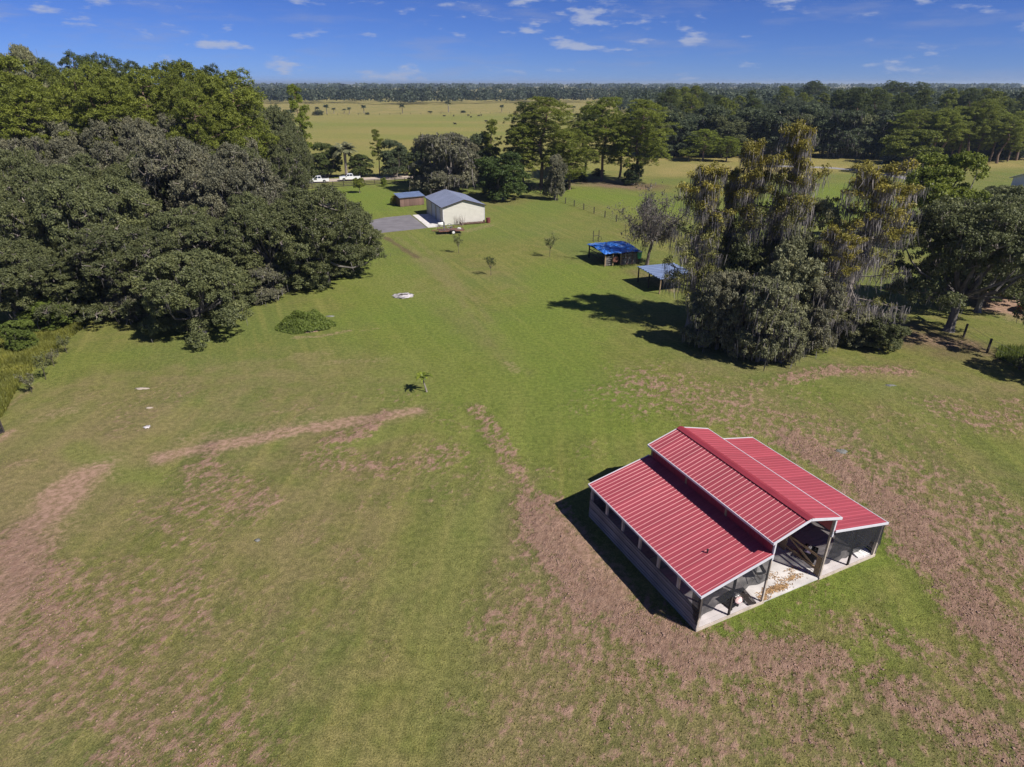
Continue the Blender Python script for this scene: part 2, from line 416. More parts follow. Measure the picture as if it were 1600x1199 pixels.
def seg_dist(X, Y, pts):
    d = np.full(X.shape, 1e9, np.float32)
    for (x0, y0), (x1, y1) in zip(pts[:-1], pts[1:]):
        dx, dy = x1-x0, y1-y0; t = np.clip(((X-x0)*dx+(Y-y0)*dy)/(dx*dx+dy*dy+1e-9), 0, 1)
        d = np.minimum(d, np.hypot(X-x0-t*dx, Y-y0-t*dy))
    return d
STROKES = {   # (sight points along the stroke, half width in metres, strength)
 'soil': [([(-40,1010),(10,930),(30,870),(62,810),(110,760),(152,736)],1.3,.80),([(-60,960),(0,900),(50,850)],2.0,.72),
          ([(250,716),(330,700),(420,682),(520,664),(590,654),(655,642)],.8,.78),([(300,690),(400,680),(480,668)],1.6,.45),
          ([(868,826),(900,856),(935,900),(955,925)],1.1,.85),([(870,850),(905,905),(950,950)],.8,.65),([(985,975),(1050,1012),(1110,1022)],1.0,.65),([(572,405),(605,430),(650,455)],3.2,.30),([(640,455),(680,470)],2.0,.28),
          ([(462,528),(500,526),(548,517)],.35,.6),([(566,517),(590,514)],.35,.5),([(515,567),(605,563)],.7,.42),([(465,556),(510,552)],.7,.4),
          ([(795,568),(806,580)],.5,.5),([(85,648),(110,640)],1.0,.45),([(60,655),(75,650)],.6,.4),([(30,725),(46,722)],.5,.5),
          ([(1590,455),(1560,478),(1610,490)],3.2,.9),([(1560,440),(1620,470)],3.5,.8),([(560,420),(585,430)],1.6,.3),
          ([(1400,520),(1440,530),(1480,535)],2.0,.55),([(1500,540),(1560,560),(1620,580)],1.0,.45),([(1030,445),(1052,455)],.9,.55),
          ([(995,425),(1025,440)],1.2,.4),([(690,367),(728,362),(765,352)],1.0,.5),([(150,560),(280,530)],.4,.2),
          ([(220,608),(232,606)],.35,.35),([(60,600),(30,622),(8,640)],.3,.5),([(230,640),(236,637)],.4,.4),([(0,690),(14,676)],.4,.7),
          ([(880,290),(940,290),(1000,295)],3.0,.5),([(850,365),(880,360)],1.6,.35)],
 'root': [([(840,795),(870,870),(920,925),(985,975),(1055,1015)],1.3,.95),([(1055,1015),(1150,1028),(1290,1035)],1.2,.85),
          ([(850,960),(950,1010),(1050,1060),(1250,1075)],3.0,.55),([(900,1095),(990,1115),(1060,1160)],1.5,.45),
          ([(1020,605),(1150,640),(1290,700),(1420,760),(1600,850)],4.2,.5),([(1240,690),(1330,740),(1400,790),(1450,860),(1520,945),(1600,1020)],1.4,1.0),
          ([(1420,780),(1500,830),(1600,900)],3.2,.6),([(1010,600),(1050,612)],1.2,.6),([(1240,592),(1310,578),(1410,580)],.9,.7),([(1180,604),(1250,596)],.9,.5),
          ([(1480,640),(1560,660),(1620,640)],2.2,.5),([(1350,980),(1400,1000),(1440,1010)],.9,.5),([(1400,1090),(1500,1130),(1600,1190)],1.5,.7),
          ([(1500,1040),(1600,1080)],1.6,.5),([(1290,960),(1340,990)],.6,.5),([(860,1120),(950,1170),(1100,1190)],2.6,.4),
          ([(745,640),(780,690),(825,770)],.7,.6),([(800,900),(830,1000),(820,1100)],1.6,.38),
          ([(505,715),(600,735),(690,710)],1.6,.5),([(310,740),(400,790),(290,790)],1.6,.5),([(240,800),(300,830)],2.,.4),
          ([(40,950),(140,930),(260,960)],3.0,.5),([(60,1060),(220,1080),(330,1150)],2.4,.48),([(330,960),(430,1000),(350,1060)],3.0,.3),
          ([(180,1190),(300,1180),(400,1199)],1.2,.55),([(20,850),(60,900),(90,1000)],1.6,.7),([(330,700),(316,740)],.5,.6),
          ([(600,650),(560,680),(510,690)],.7,.75)],
 'dry': [([(622,372),(668,410),(720,470),(790,570)],.55,.6),([(640,368),(690,410),(750,480),(830,590)],.5,.5),([(170,620),(330,600),(520,580),(640,585)],4.5,.55),([(200,660),(350,650),(520,630)],2.2,.6),([(400,570),(560,560)],2,.5),([(100,700),(160,650),(220,610)],2.6,.5),
         ([(660,700),(640,850),(600,1000)],2.0,.35),([(430,790),(420,950),(420,1150)],4.0,.35),([(150,900),(200,1150)],6.0,.45),([(570,440),(640,450),(690,470)],4.,.45),
         ([(660,405),(700,440),(720,460)],1.6,.6),([(690,480),(760,530),(790,560)],2.5,.45),([(760,420),(800,440),(830,470)],3.,.4),
         ([(860,345),(830,360),(780,350)],3,.35),([(1000,560),(900,600),(850,680)],2.5,.35),([(1100,570),(1250,570),(1600,620)],3.0,.5),
         ([(1200,640),(1400,740),(1600,840)],6.0,.45),([(900,1050),(1200,1110),(1500,1150)],6,.4),([(700,560),(740,560)],2,.3)],
 'lush': [([(560,420),(700,560),(820,650)],8,.68),([(900,430),(850,520),(900,600),(960,640)],7,.75),([(620,500),(600,560)],4,.4),([(640,380),(820,350),(860,320)],9,.5),([(700,640),(690,760),(640,900)],1.6,.45),([(850,700),(780,760)],2.0,.4),([(60,590),(130,560),(190,560)],2.6,.55),([(60,690),(130,640)],1.4,.4),([(250,750),(190,740),(120,700)],1.1,.6),([(520,700),(600,680),(650,665)],1.2,.6),
          ([(640,600),(700,560),(750,540)],3,.35),([(800,600),(880,650),(930,720)],2.4,.6),([(690,700),(720,640),(740,600)],1.4,.5),([(760,780),(720,900),(700,1100)],1.8,.5),
          ([(1130,970),(1250,930),(1390,850)],1.5,.85),([(1390,850),(1440,930),(1400,1000),(1340,1040)],1.2,.6),([(1390,720),(1300,690),(1200,640)],.01,.0),
          ([(1250,610),(1400,615),(1500,680),(1600,720)],2.2,.5),([(900,420),(950,450),(880,430)],6,.55),([(560,300),(600,320),(550,310)],10,.8),([(500,350),(620,330)],6,.7),
          ([(880,300),(960,310),(1050,330)],8,.75),([(880,470),(780,380)],5,.35),([(1240,330),(1330,300)],14,.8),([(860,760),(900,740),(960,700)],1.6,.5),
          ([(1380,800),(1420,850)],.7,.9),([(940,680),(1000,660)],2,.4)],
 'brown': [([(603,372),(628,388),(652,403)],.45,.75),([(655,405),(690,440),(735,500),(800,590)],.5,.22),([(630,366),(665,390),(700,425),(760,500)],.4,.2),([(690,485),(760,540)],1.2,.3),([(700,400),(770,420)],1.0,.25),
           ([(940,285),(1000,292),(900,283)],5,.8),([(1390,515),(1480,540)],3.5,.7),([(990,425),(1040,447)],1.5,.45),([(785,318),(850,305)],4.0,.35)],
}
def ground_masks(X, Y):
    out = {}
    wob = (fbm(X*.55, Y*.55, 5, 3) - .5)
    for k, lst in STROKES.items():
        a = np.zeros(X.shape, np.float32)
        for pts, hw, st in lst:
            d = seg_dist(X, Y, [gp(*p) for p in pts]) + wob*hw*1.3
            a = np.maximum(a, st*np.clip(1.3 - d/hw*.58, 0, 1))
        out[k] = a
    bg = fbm(X*.16, Y*.16, 31, 4)
    near = np.clip((62-Y)/12, 0, 1)
    out['root'] = np.maximum(out['root'], near*np.clip((bg-.50)*1.8, 0, .30))
    out['dry'] = np.maximum(out['dry'], near*np.clip(.30+.9*(fbm(X*.09, Y*.06, 47, 4)-.42)+.012*np.clip(-X, -10, 20), 0, .75))
    out['field'] = np.clip((Y - 197 - .12*(X+40))/4, 0, 1) * np.clip((60 - X + .25*(Y-200))/12, 0, 1)
    edge = Y + 18*(fbm(X*.01, Y*.01, 3, 3)-.5)
    out['tan'] = np.maximum(np.clip((edge-600)/25, 0, 1)*.85,
                            np.clip((Y-188-.15*(X-60))/14, 0, 1)*np.clip((X-26)/20, 0, 1)*np.clip((400-Y)/50, 0, 1)*.9)
    return out
def lines_from(start, step, growth, end):
    out = [start]; s = step
    while out[-1] < end: s *= growth; out.append(out[-1]+s)
    return out[1:]
xr = lines_from(50, .28, 1.09, 26000)
xs = np.array([-v for v in reversed(xr)] + list(np.arange(-50, 50.01, .25)) + xr)
ys = np.array([-v for v in reversed(lines_from(-12, .5, 1.35, 3000))] + list(np.arange(12, 62, .25)) + list(np.arange(62, 130, .6)) + list(np.arange(130, 240, 2.0)))
ys = np.concatenate([ys, lines_from(ys[-1], 2.2, 1.11, 30000)])
GX, GY = np.meshgrid(xs, ys, indexing='xy')
MK = ground_masks(GX, GY)
rough_ground = np.clip((64-GY)/10, 0, 1) * np.clip((GY-8)/4, 0, 1) * np.clip((52-np.abs(GX))/4, 0, 1)
relief = (fbm(GX*1.5+.8*GY, GY*1.2-.4*GX, 71, 3, .6) - .5)
GZ = rough_ground*(relief*.22*np.clip(MK['root'], 0, 1) + (fbm(GX*.5, GY*.5, 81, 3)-.5)*.05)
# level pad under the barn
BO = np.array([9.225, 22.965]); BTH = .4379
ba, bb = np.array([math.cos(BTH), math.sin(BTH)]), np.array([-math.sin(BTH), math.cos(BTH)])
bu = (GX-BO[0])*ba[0]+(GY-BO[1])*ba[1]; bv = (GX-BO[0])*bb[0]+(GY-BO[1])*bb[1]
padd = np.maximum(np.maximum(-bu, bu-13.4), np.maximum(-bv, bv-10.4))
GZ = np.where(padd < .6, np.clip((padd)/.6, 0, 1)*GZ - .02*(padd < .3), GZ)
ny, nx = GX.shape
idx = np.arange(nx*ny).reshape(ny, nx)
Fq = np.stack([idx[:-1,:-1], idx[:-1,1:], idx[1:,1:], idx[1:,:-1]], -1).reshape(-1, 4)
gme = np_mesh('ground', np.stack([GX, GY, GZ], -1).reshape(-1, 3), Fq, M['ground'],
              {k: ('POINT', v.ravel()) for k, v in MK.items()}, smooth=True)
ground = tag(link('ground', gme), kind='structure')

def sheet(name, pts, z, mat, thick=.05):
    """flat paving with a real edge, from ground points"""
    n = len(pts); mb = MB()
    mb.add([(x,y,z) for x,y in pts] + [(x,y,z-thick) for x,y in pts], [tuple(range(n))] + [(i,(i+1)%n+0,(i+1)%n+n,i+n)[::-1] for i in range(n)])
    o = mb.build(name, mat); return tag(o, kind='structure')
def ribbon(name, pts, w, z, mat):
    L_, R_ = [], []
    for i, p in enumerate(pts):
        d = Vector(pts[min(i+1,len(pts)-1)]) - Vector(pts[max(i-1,0)]); d.normalize(); nrm = Vector((-d.y, d.x))*(w/2)
        L_.append((p[0]+nrm.x, p[1]+nrm.y)); R_.append((p[0]-nrm.x, p[1]-nrm.y))
    mb = MB(); n = len(pts)
    mb.add([(*p, z) for p in R_] + [(*p, z) for p in L_], [(i, i+1, n+i+1, n+i) for i in range(n-1)])
    return tag(mb.build(name, mat), kind='structure')

# ---------------------------------------------------------------- roads and paving
GAR = (-13.325, 123.126, .363, 8.417, 13.467, 3.427, 4.641)
def gar_pt(u, v):
    c, s = math.cos(GAR[2]), math.sin(GAR[2]); return (GAR[0]+u*c-v*s, GAR[1]+u*s+v*c)
sheet('driveway', [gp(668,357), gp(632,361), gp(584,366), gp(560,366), (-36,117), (-52,122), (-52,129), (-38,126), gp(578,345.5), gp(600,341), gp(641,336.5)], .03, M['asphalt'], .06)
sheet('concrete_apron', [gar_pt(-.05,-.6), gar_pt(-.05,12.2), gar_pt(-3.4,12.2), gar_pt(-3.4,-1.2), gar_pt(-.6,-1.3)], .055, M['concrete'], .08)
ribbon('sandy_road', [(-150,166),(-100,176),(-62,182.5),(-44,187.5),(-24,194),(-8,198.5)], 6.5, .012, M['sand'])
ribbon('curved_lane', [(84,219.5),(95,217.5),(104,214),(111,206),(114,195),(115,184),(113.5,172),(109,160)], 4.2, .012, M['lane'])

# ---------------------------------------------------------------- the red-roofed barn
BW, BL = 13.41, 10.42
HE, HI, HU, HR, WU = 2.45, 3.40, 4.21, 4.91, 2.40      # lower eave, top of lower roof, upper eave, ridge, half width of upper roof
UL, UR = BW/2 - 2.15, BW/2 + 2.15                      # walls of the raised middle bay
barn = empty('barn', (BO[0], BO[1], 0), BTH, 'open-sided barn with ribbed red metal roof and raised centre aisle', 'barn')
def add(name, mb, mat, parent=barn, **k): return mb.build(name, mat, parent, **k)
add('slab', MB().box(.12, BW-.12, .1, BL-.1, -.10, .06), M['concrete'])
NP = 12
PW = BL / NP
def panel_mesh(slope_len):
    """one steel sheet, three raised ribs, running up the slope (local x) and PW wide (local y)"""
    prof = []
    for k in range(3):
        c = PW*(k+.5)/3
        prof += [(c-.029,0), (c-.011,.018), (c+.011,.018), (c+.029,0)]
    prof = [(0,0)] + prof + [(PW,0)]
    mb = MB(); n = len(prof)
    mb.add([(0,y,z) for y,z in prof] + [(slope_len,y,z) for y,z in prof], [(i, n+i, n+i+1, i+1) for i in range(n-1)])
    mb.add([(0,y,z-.012) for y,z in prof] + [(slope_len,y,z-.012) for y,z in prof], [(i+1, n+i+1, n+i, i) for i in range(n-1)])
    return mb.mesh('roof_panel', M['roof_red'])
def roof_slope(name, u0, z0, u1, z1):
    """a slope from its low edge u0,z0 to its high edge u1,z1: deck, purlins and twelve panels"""
    dx, dz = u1-u0, z1-z0; ln = math.hypot(dx, dz)
    sgn = 1 if dx > 0 else -1
    deck = MB().prism([(u0,z0-.05),(u1,z1-.05),(u1,z1-.02),(u0,z0-.02)] if sgn > 0 else [(u0,z0-.02),(u1,z1-.02),(u1,z1-.05),(u0,z0-.05)], .02, BL-.02)
    part = add(name, deck, M['roof_cap'])
    me = panel_mesh(ln)
    ang = math.atan2(dz, abs(dx))
    for i in range(NP):
        if sgn > 0: o = link('roof_panel', me, part, (u0, i*PW, z0), (0, -ang, 0))
        else: o = link('roof_panel', me, part, (u0, (i+1)*PW, z0), (0, -ang, math.pi))
    for t in (.08, .36, .64, .92):
        u, z = u0+dx*t, z0+dz*t-.12
        link('purlin', MB().box(u-.04, u+.04, .1, BL-.1, z-.07, z+.066).mesh('purlin', M['wood_tan']), part)
    return part
roof_slope('lower_roof', 0, HE, UL, HI)
roof_slope('lower_roof', BW, HE, UR, HI)
roof_slope('upper_roof', BW/2-WU, HU, BW/2, HR)
roof_slope('upper_roof', BW/2+WU, HU, BW/2, HR)
add('ridge_cap', MB().prism([(BW/2-.26,HR-.03),(BW/2,HR+.055),(BW/2+.26,HR-.03),(BW/2+.26,HR-.005),(BW/2,HR+.08),(BW/2-.26,HR-.005)], -.03, BL+.03), M['roof_cap'])
# walls of the raised bay above the lower roofs
for uw, sg in ((UL, -1), (UR, 1)):
    w = add('clerestory_wall', MB().box(uw-.03, uw+.03, .12, BL-.12, HI-.12, HU+.05), M['wall_red'])
    rib = MB().box(uw+sg*.03, uw+sg*.05, 0, .05, HI-.02, HU+.02).mesh('siding_rib', M['wall_red'])
    for i in range(34): link('siding_rib', rib, w, (0, .2+i*.3, 0))
    add('corner_trim', MB().box(uw-.06 if sg < 0 else uw-.04, uw+.04 if sg < 0 else uw+.06, .03, .118, HI-.42, HU-.03), M['trim'])
# white edge trims
def rake(u0, z0, u1, z1, v):
    add('rake_trim', MB().bar((u0, v, z0-.045), (u1, v, z1-.045), .045, .14), M['trim'])
for v in (-.028, BL+.028):
    rake(-.03, HE, UL-.065, HI, v); rake(BW+.03, HE, UR+.065, HI, v); rake(BW/2-WU-.03, HU, BW/2-.01, HR, v); rake(BW/2+WU+.03, HU, BW/2+.01, HR, v)
for u in (-.028, BW+.028): add('eave_trim', MB().box(u-.022, u+.022, -.05, BL+.05, HE-.12, HE+.012), M['trim'])
for u in (BW/2-WU-.028, BW/2+WU+.028): add('eave_trim', MB().box(u-.022, u+.022, -.05, BL+.05, HU-.12, HU+.012), M['trim'])
# posts
zl = lambda u: HE-.12 + (HI-HE)*min(u, BW-u)/UL
PV = [.16 + i*(BL-.32)/6 for i in range(7)]
for v in PV:
    for u in (.2, BW-.2):
        add('post', MB().box(u-.07, u+.07, v-.07, v+.07, .0, HE-.1), M['wood_pale'])
for v in (PV[0], PV[2], PV[4], PV[6]):
    for u in (UL+.02, UR-.02):
        add('aisle_post', MB().box(u-.075 if v > 1 else u-.05, u+.075 if v > 1 else u+.05, v-.075, v+.075 if v > 1 else v+.03, .0, HU-.1), M['wood_tan'] if v > 1 else M['wood_pale'])
for u in (2.3, BW-2.3): add('front_post', MB().box(u-.05, u+.05, .1, .2, .0, zl(u)-.02), M['wood_dark'])
for u, t in ((.2, HE), (BW-.2, HE), (UL+.02, HU), (UR-.02, HU)):
    add('top_plate', MB().box(u-.05, u+.05, .25, BL-.25, t-.3, t-.13), M['wood_tan'])
for v in (PV[2], PV[4], PV[6]-.11):
    add('tie_beam', MB().box(UL+.1, UR-.1, v-.04, v+.04, HU-.62, HU-.42), M['wood_tan'])
    add('rafter', MB().bar((.2, v, zl(.2)-.02), (UL-.08, v, zl(UL)-.05), .07, .13), M['wood_tan'])
    add('rafter', MB().bar((BW-.2, v, zl(.2)-.02), (UR+.08, v, zl(UL)-.05), .07, .13), M['wood_tan'])
# plank walls: left, right and back
rnd = random.Random(4)
side_board = MB().box(-.022, .022, .06, BL-.06, 0, .165).mesh('wall_board', M['wood_grey'])
for i in range(7):
    for u in (.105, BW-.105):
        link('wall_board', side_board, barn, (u + rnd.uniform(-.012,.012), 0, .03+i*.196), (rnd.uniform(-.002,.002), 0, 0))
back_board = MB().box(.1, BW-.1, -.022, .022, 0, .165).mesh('wall_board', M['wood_grey'])
for i in range(10): link('wall_board', back_board, barn, (0, BL-.06, .03+i*.182))
kick = add('kick_board', MB().box(.1, UL+.1, .04, .085, -.02, .15), M['wood_pale'])
add('kick_board', MB().box(UR-.1, BW-.1, .04, .085, -.02, .15), M['wood_pale'])
# plank floors of the two wings
fb = MB().box(.22, UL-.1, 0, .27, .062, .085).mesh('floor_board', M['floor'])
for i in range(34):
    for u in (0, BW-UL-.12): link('floor_board', fb, barn, (u, .12+i*.295, rnd.uniform(0,.004)))
# rails between the aisle and the wings, and the open gate at the aisle's mouth
for z in (.42, 1.25):
    add('stall_rail', MB().box(UR-.03, UR+.03, .25, 7.0, z-.07, z+.07), M['wood_tan'])
    add('stall_rail', MB().box(UL-.03, UL+.03, 2.2, 8.8, z-.07, z+.07), M['wood_tan'])
add('stall_rail', MB().box(UR-.04, UR+.04, 2.6, 3.05, .05, 1.6), M['wood_tan'])
add('stall_rail', MB().box(UR-.055, UR+.055, .24, .52, .05, 1.3), M['wood_tan'])
add('stall_rail', MB().bar((UR+.06, .4, .3), (UR+.06, 2.8, 1.2), .05, .13), M['wood_tan'])
add('stall_partition', MB().box(UR+.2, BW-.3, 5.2, 5.26, .1, 1.2), M['wood_grey'])
add('stall_partition', MB().box(.3, UL-.2, 4.4, 4.46, .1, 1.2), M['wood_grey'])
add('stall_partition', MB().box(UL+.1, UR-.1, BL-.3, BL-.24, .1, 2.6), M['wood_grey'])
# shade cloths
def cloth(name, pts_top, pts_bot, n, off, wob, seed):
    rs = random.Random(seed); mb = MB(); rows = 9; V = []
    for i in range(n+1):
        t = i/n
        a = Vector(pts_top[0]).lerp(Vector(pts_top[1]), t)
        j = t*(len(pts_bot)-1); k = min(int(j), len(pts_bot)-2); bq = Vector(pts_bot[k]).lerp(Vector(pts_bot[k+1]), j-k)
        for r in range(rows+1):
            s = r/rows; p = a.lerp(bq, s)
            w = wob*(math.sin(t*17+s*2+seed)+.6*math.sin(t*41+seed*3+s*5))*(.15+s)
            V.append(p + Vector(off)*w + Vector((0,0,-.05*s*math.sin(t*29+seed))))
    F = [(i*(rows+1)+r, (i+1)*(rows+1)+r, (i+1)*(rows+1)+r+1, i*(rows+1)+r+1) for i in range(n) for r in range(rows)]
    mb.add(V, F); return add(name, mb, M['shade'], smooth=True)
cloth('shade_cloth', ((.14,.0,HE-.1),(UL-.12,.0,zl(UL))), ((.14,.0,.75),(.5,0,1.12),(1.0,0,1.32),(1.9,0,1.38),(2.6,0,1.62),(3.3,0,1.74),(UL-.1,0,1.7)), 36, (0,-1,0), .045, 1)
cloth('shade_cloth', ((UR+.14,.0,zl(UL)),(BW-.14,.0,HE-.1)), ((UR+.1,0,1.5),(UR+.5,0,1.25),(UR+1.2,0,.95),(UR+1.9,0,.92),(UR+2.6,0,1.15),(UR+3.4,0,1.28),(BW-.5,0,1.3),(BW-.14,0,.8)), 36, (0,-1,0), .045, 2)
cloth('shade_cloth', ((.035,.0,HE-.16),(.035,.62,HE-.16)), ((.03,0,.45),(.03,.3,.7),(.03,.55,1.5)), 10, (-1,0,0), .03, 3)
cloth('shade_cloth', ((BW-.035,.05,HE-.16),(BW-.035,BL-.2,HE-.16)), ((BW-.03,.05,.5),(BW-.03,1,.9),(BW-.03,4,1.0),(BW-.03,7,.8),(BW-.03,BL-.2,.9)), 40, (1,0,0), .03, 4)
add('roof_vent_pipe', MB().tube([(2.0,1.98,2.86),(2.0,1.98,3.06)], .035, 8).tube([(2.0,1.98,3.06),(2.0,1.98,3.10)], .06, 8), M['black'])

# things inside the barn
def barn_thing(name, u, v, rz, label, cat, z=.062):
    p = BO + ba*u + bb*v
    return empty(name, (p[0], p[1], z), BTH + rz, label, cat)
wb = barn_thing('wheelbarrow', 5.75, 1.75, R(70), 'black wheelbarrow parked on the concrete of the barn aisle', 'wheelbarrow')
tray = MB().add([(-.45,-.3,.62),(.5,-.34,.66),(.5,.34,.66),(-.45,.3,.62),(-.3,-.17,.32),(.2,-.19,.30),(.2,.19,.30),(-.3,.17,.32),
                 (-.41,-.27,.615),(.46,-.31,.655),(.46,.31,.655),(-.41,.27,.615),(-.28,-.15,.345),(.18,-.17,.325),(.18,.17,.325),(-.28,.15,.345)],
                [(4,5,1,0),(5,6,2,1),(6,7,3,2),(7,4,0,3),(7,6,5,4),(8,9,13,12),(9,10,14,13),(10,11,15,14),(11,8,12,15),(12,13,14,15),(0,1,9,8),(1,2,10,9),(2,3,11,10),(3,0,8,11)])
tray.build('tray', M['black'], wb)
MB().cyl((.62,0,.2), .2, .09, 'y', 18).build('wheel', M['rubber'], wb)
for s in (-1, 1):
    MB().tube([(.62,s*.07,.2),(.2,s*.17,.30),(-.4,s*.24,.5),(-.95,s*.28,.6)], .02, 6).build('handle', M['wood_tan'], wb)
    MB().tube([(-.2,s*.2,.42),(-.32,s*.22,.0)], .018, 6).build('leg', M['metal'], wb)
MB().add([(-.3,-.16,.5),(.2,-.2,.5),(.25,.2,.52),(-.28,.17,.5),(0,0,.66)], [(0,1,4),(1,2,4),(2,3,4),(3,0,4),(3,2,1,0)]).build('load', M['white_dull'], wb)

def pallet(name, u, v, rz, w, d, mat, label, tilt=0):
    p = barn_thing(name, u, v, rz, label, 'pallet', .09)
    p.rotation_euler.x = tilt
    for i in range(7):
        MB().box(-w/2, w/2, -d/2+i*d/7+.02, -d/2+i*d/7+.02+d/11, .10, .122).build('slat', mat, p)
    for x in (-w/2+.05, 0, w/2-.05): MB().box(x-.04, x+.04, -d/2, d/2, .0, .098).build('runner', mat, p)
    return p
pallet('pallet', 3.1, .85, R(8), 1.1, .95, M['black'], 'black slatted pallet on the floor behind the front shade cloth')
pallet('pallet', 4.0, .72, R(82), 1.15, .5, M['wood_dark'], 'narrow dark slatted rack beside the barn aisle post')
pallet('pallet', BW-.75, .55, R(-4), 1.0, .6, M['white_dull'], 'white slatted pallet at the right corner of the barn', tilt=R(12))
bn = barn_thing('cloth_bundle', 3.35, .62, .4, 'pale pink cloth bundle lying on the black pallet', 'bundle', .21)
def lump(rx, ry, rz, seed, n=14, m=8, rough=.25):
    rs = random.Random(seed); mb = MB(); V = [(0,0,rz)]
    for j in range(1, m):
        for i in range(n):
            t, p = 2*math.pi*i/n, math.pi/2*j/(m-1); k = 1 + rough*rs.uniform(-1,1)
            V.append((rx*math.sin(p)*math.cos(t)*k, ry*math.sin(p)*math.sin(t)*k, max(0, rz*math.cos(p)*k) if j < m-1 else 0))
    F = [(0, 1+i, 1+(i+1)%n) for i in range(n)]
    for j in range(m-2):
        for i in range(n): F.append((1+j*n+i, 1+(j+1)*n+i, 1+(j+1)*n+(i+1)%n, 1+j*n+(i+1)%n))
    F.append(tuple(1+(m-2)*n+i for i in reversed(range(n))))
    return mb.add(V, F)
lump(.3,.17,.11,3).build('cloth_fold', M['pink'], bn, smooth=True)
lump(.17,.12,.08,5).build('cloth_fold', M['white_dull'], bn, (.3,.2,0), smooth=True)
hb = barn_thing('hay_bale', 3.0, 2.2, .2, 'weathered grey hay heap behind the front shade cloth', 'hay')
lump(.75,.55,.7,8, rough=.12).build('hay_heap', surf('old_hay', (.33,.27,.21), .95, var=.35, scale=7, bump=.6), hb, smooth=True)
cr = barn_thing('crate', UR+.75, 1.55, .5, 'black open crate of bags behind the aisle gate rails', 'crate')
for x in (-.42, .42): MB().box(x-.02, x+.02, -.34, .34, 0, .6).build('side', M['black'], cr)
for y in (-.34, .34):
    for z in (.08, .28, .48): MB().box(-.4, .4, y-.02, y+.02, z, z+.1).build('slat', M['black'], cr)
MB().box(-.4, .4, -.32, .32, .01, .04).build('base', M['black'], cr)
for q, (x, y, mt) in enumerate(((-.2,.05,'mauve'),(.18,-.08,'black'),(.1,.18,'white_dull'))):
    bg = barn_thing('bag', UR+.75+x, 1.55+y, q, ['mauve plastic bag stuffed in the black crate','black plastic bag stuffed in the black crate','white plastic bag stuffed in the black crate'][q], 'bag', .11)
    lump(.24,.2,.62,11+q).build('sack', M[mt], bg, smooth=True)
bkt = barn_thing('bucket', UR+1.25, 1.0, 0, 'grey bucket beside the black crate in the barn', 'bucket')
MB().tube([(0,0,0),(0,0,.34)], [.13,.17], 16).build('pail', M['metal'], bkt)
MB().tube([(-.17,0,.33),(-.1,0,.45),(.1,0,.45),(.17,0,.33)], .008, 5).build('handle', M['metal'], bkt)
# straw trodden over the aisle's concrete
rs = np.random.RandomState(12); V = []; F = []
for cu, cv, n, su, sv in ((5.6,.55,260,.34,.10),(6.3,.5,240,.3,.12),(7.4,.75,130,.4,.10),(6.6,1.3,50,.2,.3),(7.9,1.2,60,.3,.12),(4.85,.3,130,.14,.12)):
    for i in range(n):
        p = BO + ba*(cu+rs.randn()*su) + bb*max(.15, cv+rs.randn()*sv); t = rs.rand()*6.3; l = rs.uniform(.03,.09); w = rs.uniform(.006,.018)
        z = .066+rs.rand()*.02; dx, dy = math.cos(t)*l, math.sin(t)*l; ex, ey = -math.sin(t)*w, math.cos(t)*w; k = len(V)
        V += [(p[0]-dx-ex,p[1]-dy-ey,z),(p[0]+dx-ex,p[1]+dy-ey,z+.004),(p[0]+dx+ex,p[1]+dy+ey,z+.02),(p[0]-dx+ex,p[1]-dy+ey,z+.012)]; F.append((k,k+1,k+2,k+3))
tag(link('straw', np_mesh('straw', V, F, M['straw'])), 'scattered orange brown straw on the concrete barn aisle', 'straw', kind='stuff')

# ---------------------------------------------------------------- the cream garage
gx, gy, gth, GW, GL, GE, GR = GAR
garage = empty('garage', (gx, gy, 0), gth, 'cream sided garage with blue grey metal roof and two roll doors', 'garage')
G = lambda name, mb, mat, par=garage, **k: mb.build(name, mat, par, **k)
G('foundation', MB().box(-.04, GW+.04, -.04, GL+.04, -.1, .12), M['concrete'])
wall = MB()
nb = 17
for i in range(nb):                                        # lapped boards on the gable ends
    z0, z1 = .12 + i*(GR-.2-.12)/nb, .12 + (i+1)*(GR-.2-.12)/nb
    def half(z): return GW/2 if z <= GE-.1 else GW/2*(GR-.1-z)/(GR-GE)
    for yv, sg in ((0, -1), (GL, 1)):
        h0, h1 = half(z0), half(z1); c = GW/2
        y0, y1 = yv+sg*.03, yv+sg*.004
        wall.add([(c-h0,y0,z0),(c+h0,y0,z0),(c+h1,y1,z1),(c-h1,y1,z1),(c-h0,y1,z0),(c+h0,y1,z0)], [(0,1,2,3),(4,5,1,0)] if sg < 0 else [(3,2,1,0),(0,1,5,4)])
wall.box(GW-.1, GW, .02, GL-.02, .12, GE-.06)
G('siding', wall, M['siding'])
sidew = MB().box(0, .1, .02, .55, .12, GE-.06).box(0, .1, 1.55, 2.3, .12, GE-.06).box(0, .1, 5.3, 6.0, .12, GE-.06).box(0, .1, 9.0, GL-.02, .12, GE-.06)
sidew.box(0, .1, .55, 1.55, 2.2, GE-.06).box(0, .1, 2.3, 5.3, 2.95, GE-.06).box(0, .1, 6.0, 9.0, 2.95, GE-.06).box(.3,GW-.3,.3,GL-.3,.1,.13)
G('door_wall', sidew, M['siding'])
for y0 in (2.3, 6.0):
    d = G('roll_door', MB().box(.06, .09, y0+.003, y0+2.997, .10, 2.947), M['door'])
    for i in range(9): MB().box(.035, .0595, y0+.01, y0+2.99, .13+i*.31, .13+i*.31+.27).build('door_slat', M['door'], d)
    for yy in (y0-.09, y0+3.0): G('door_jamb', MB().box(-.03, -.002, yy, yy+.09, .12, 3.0), M['wood_dark'])
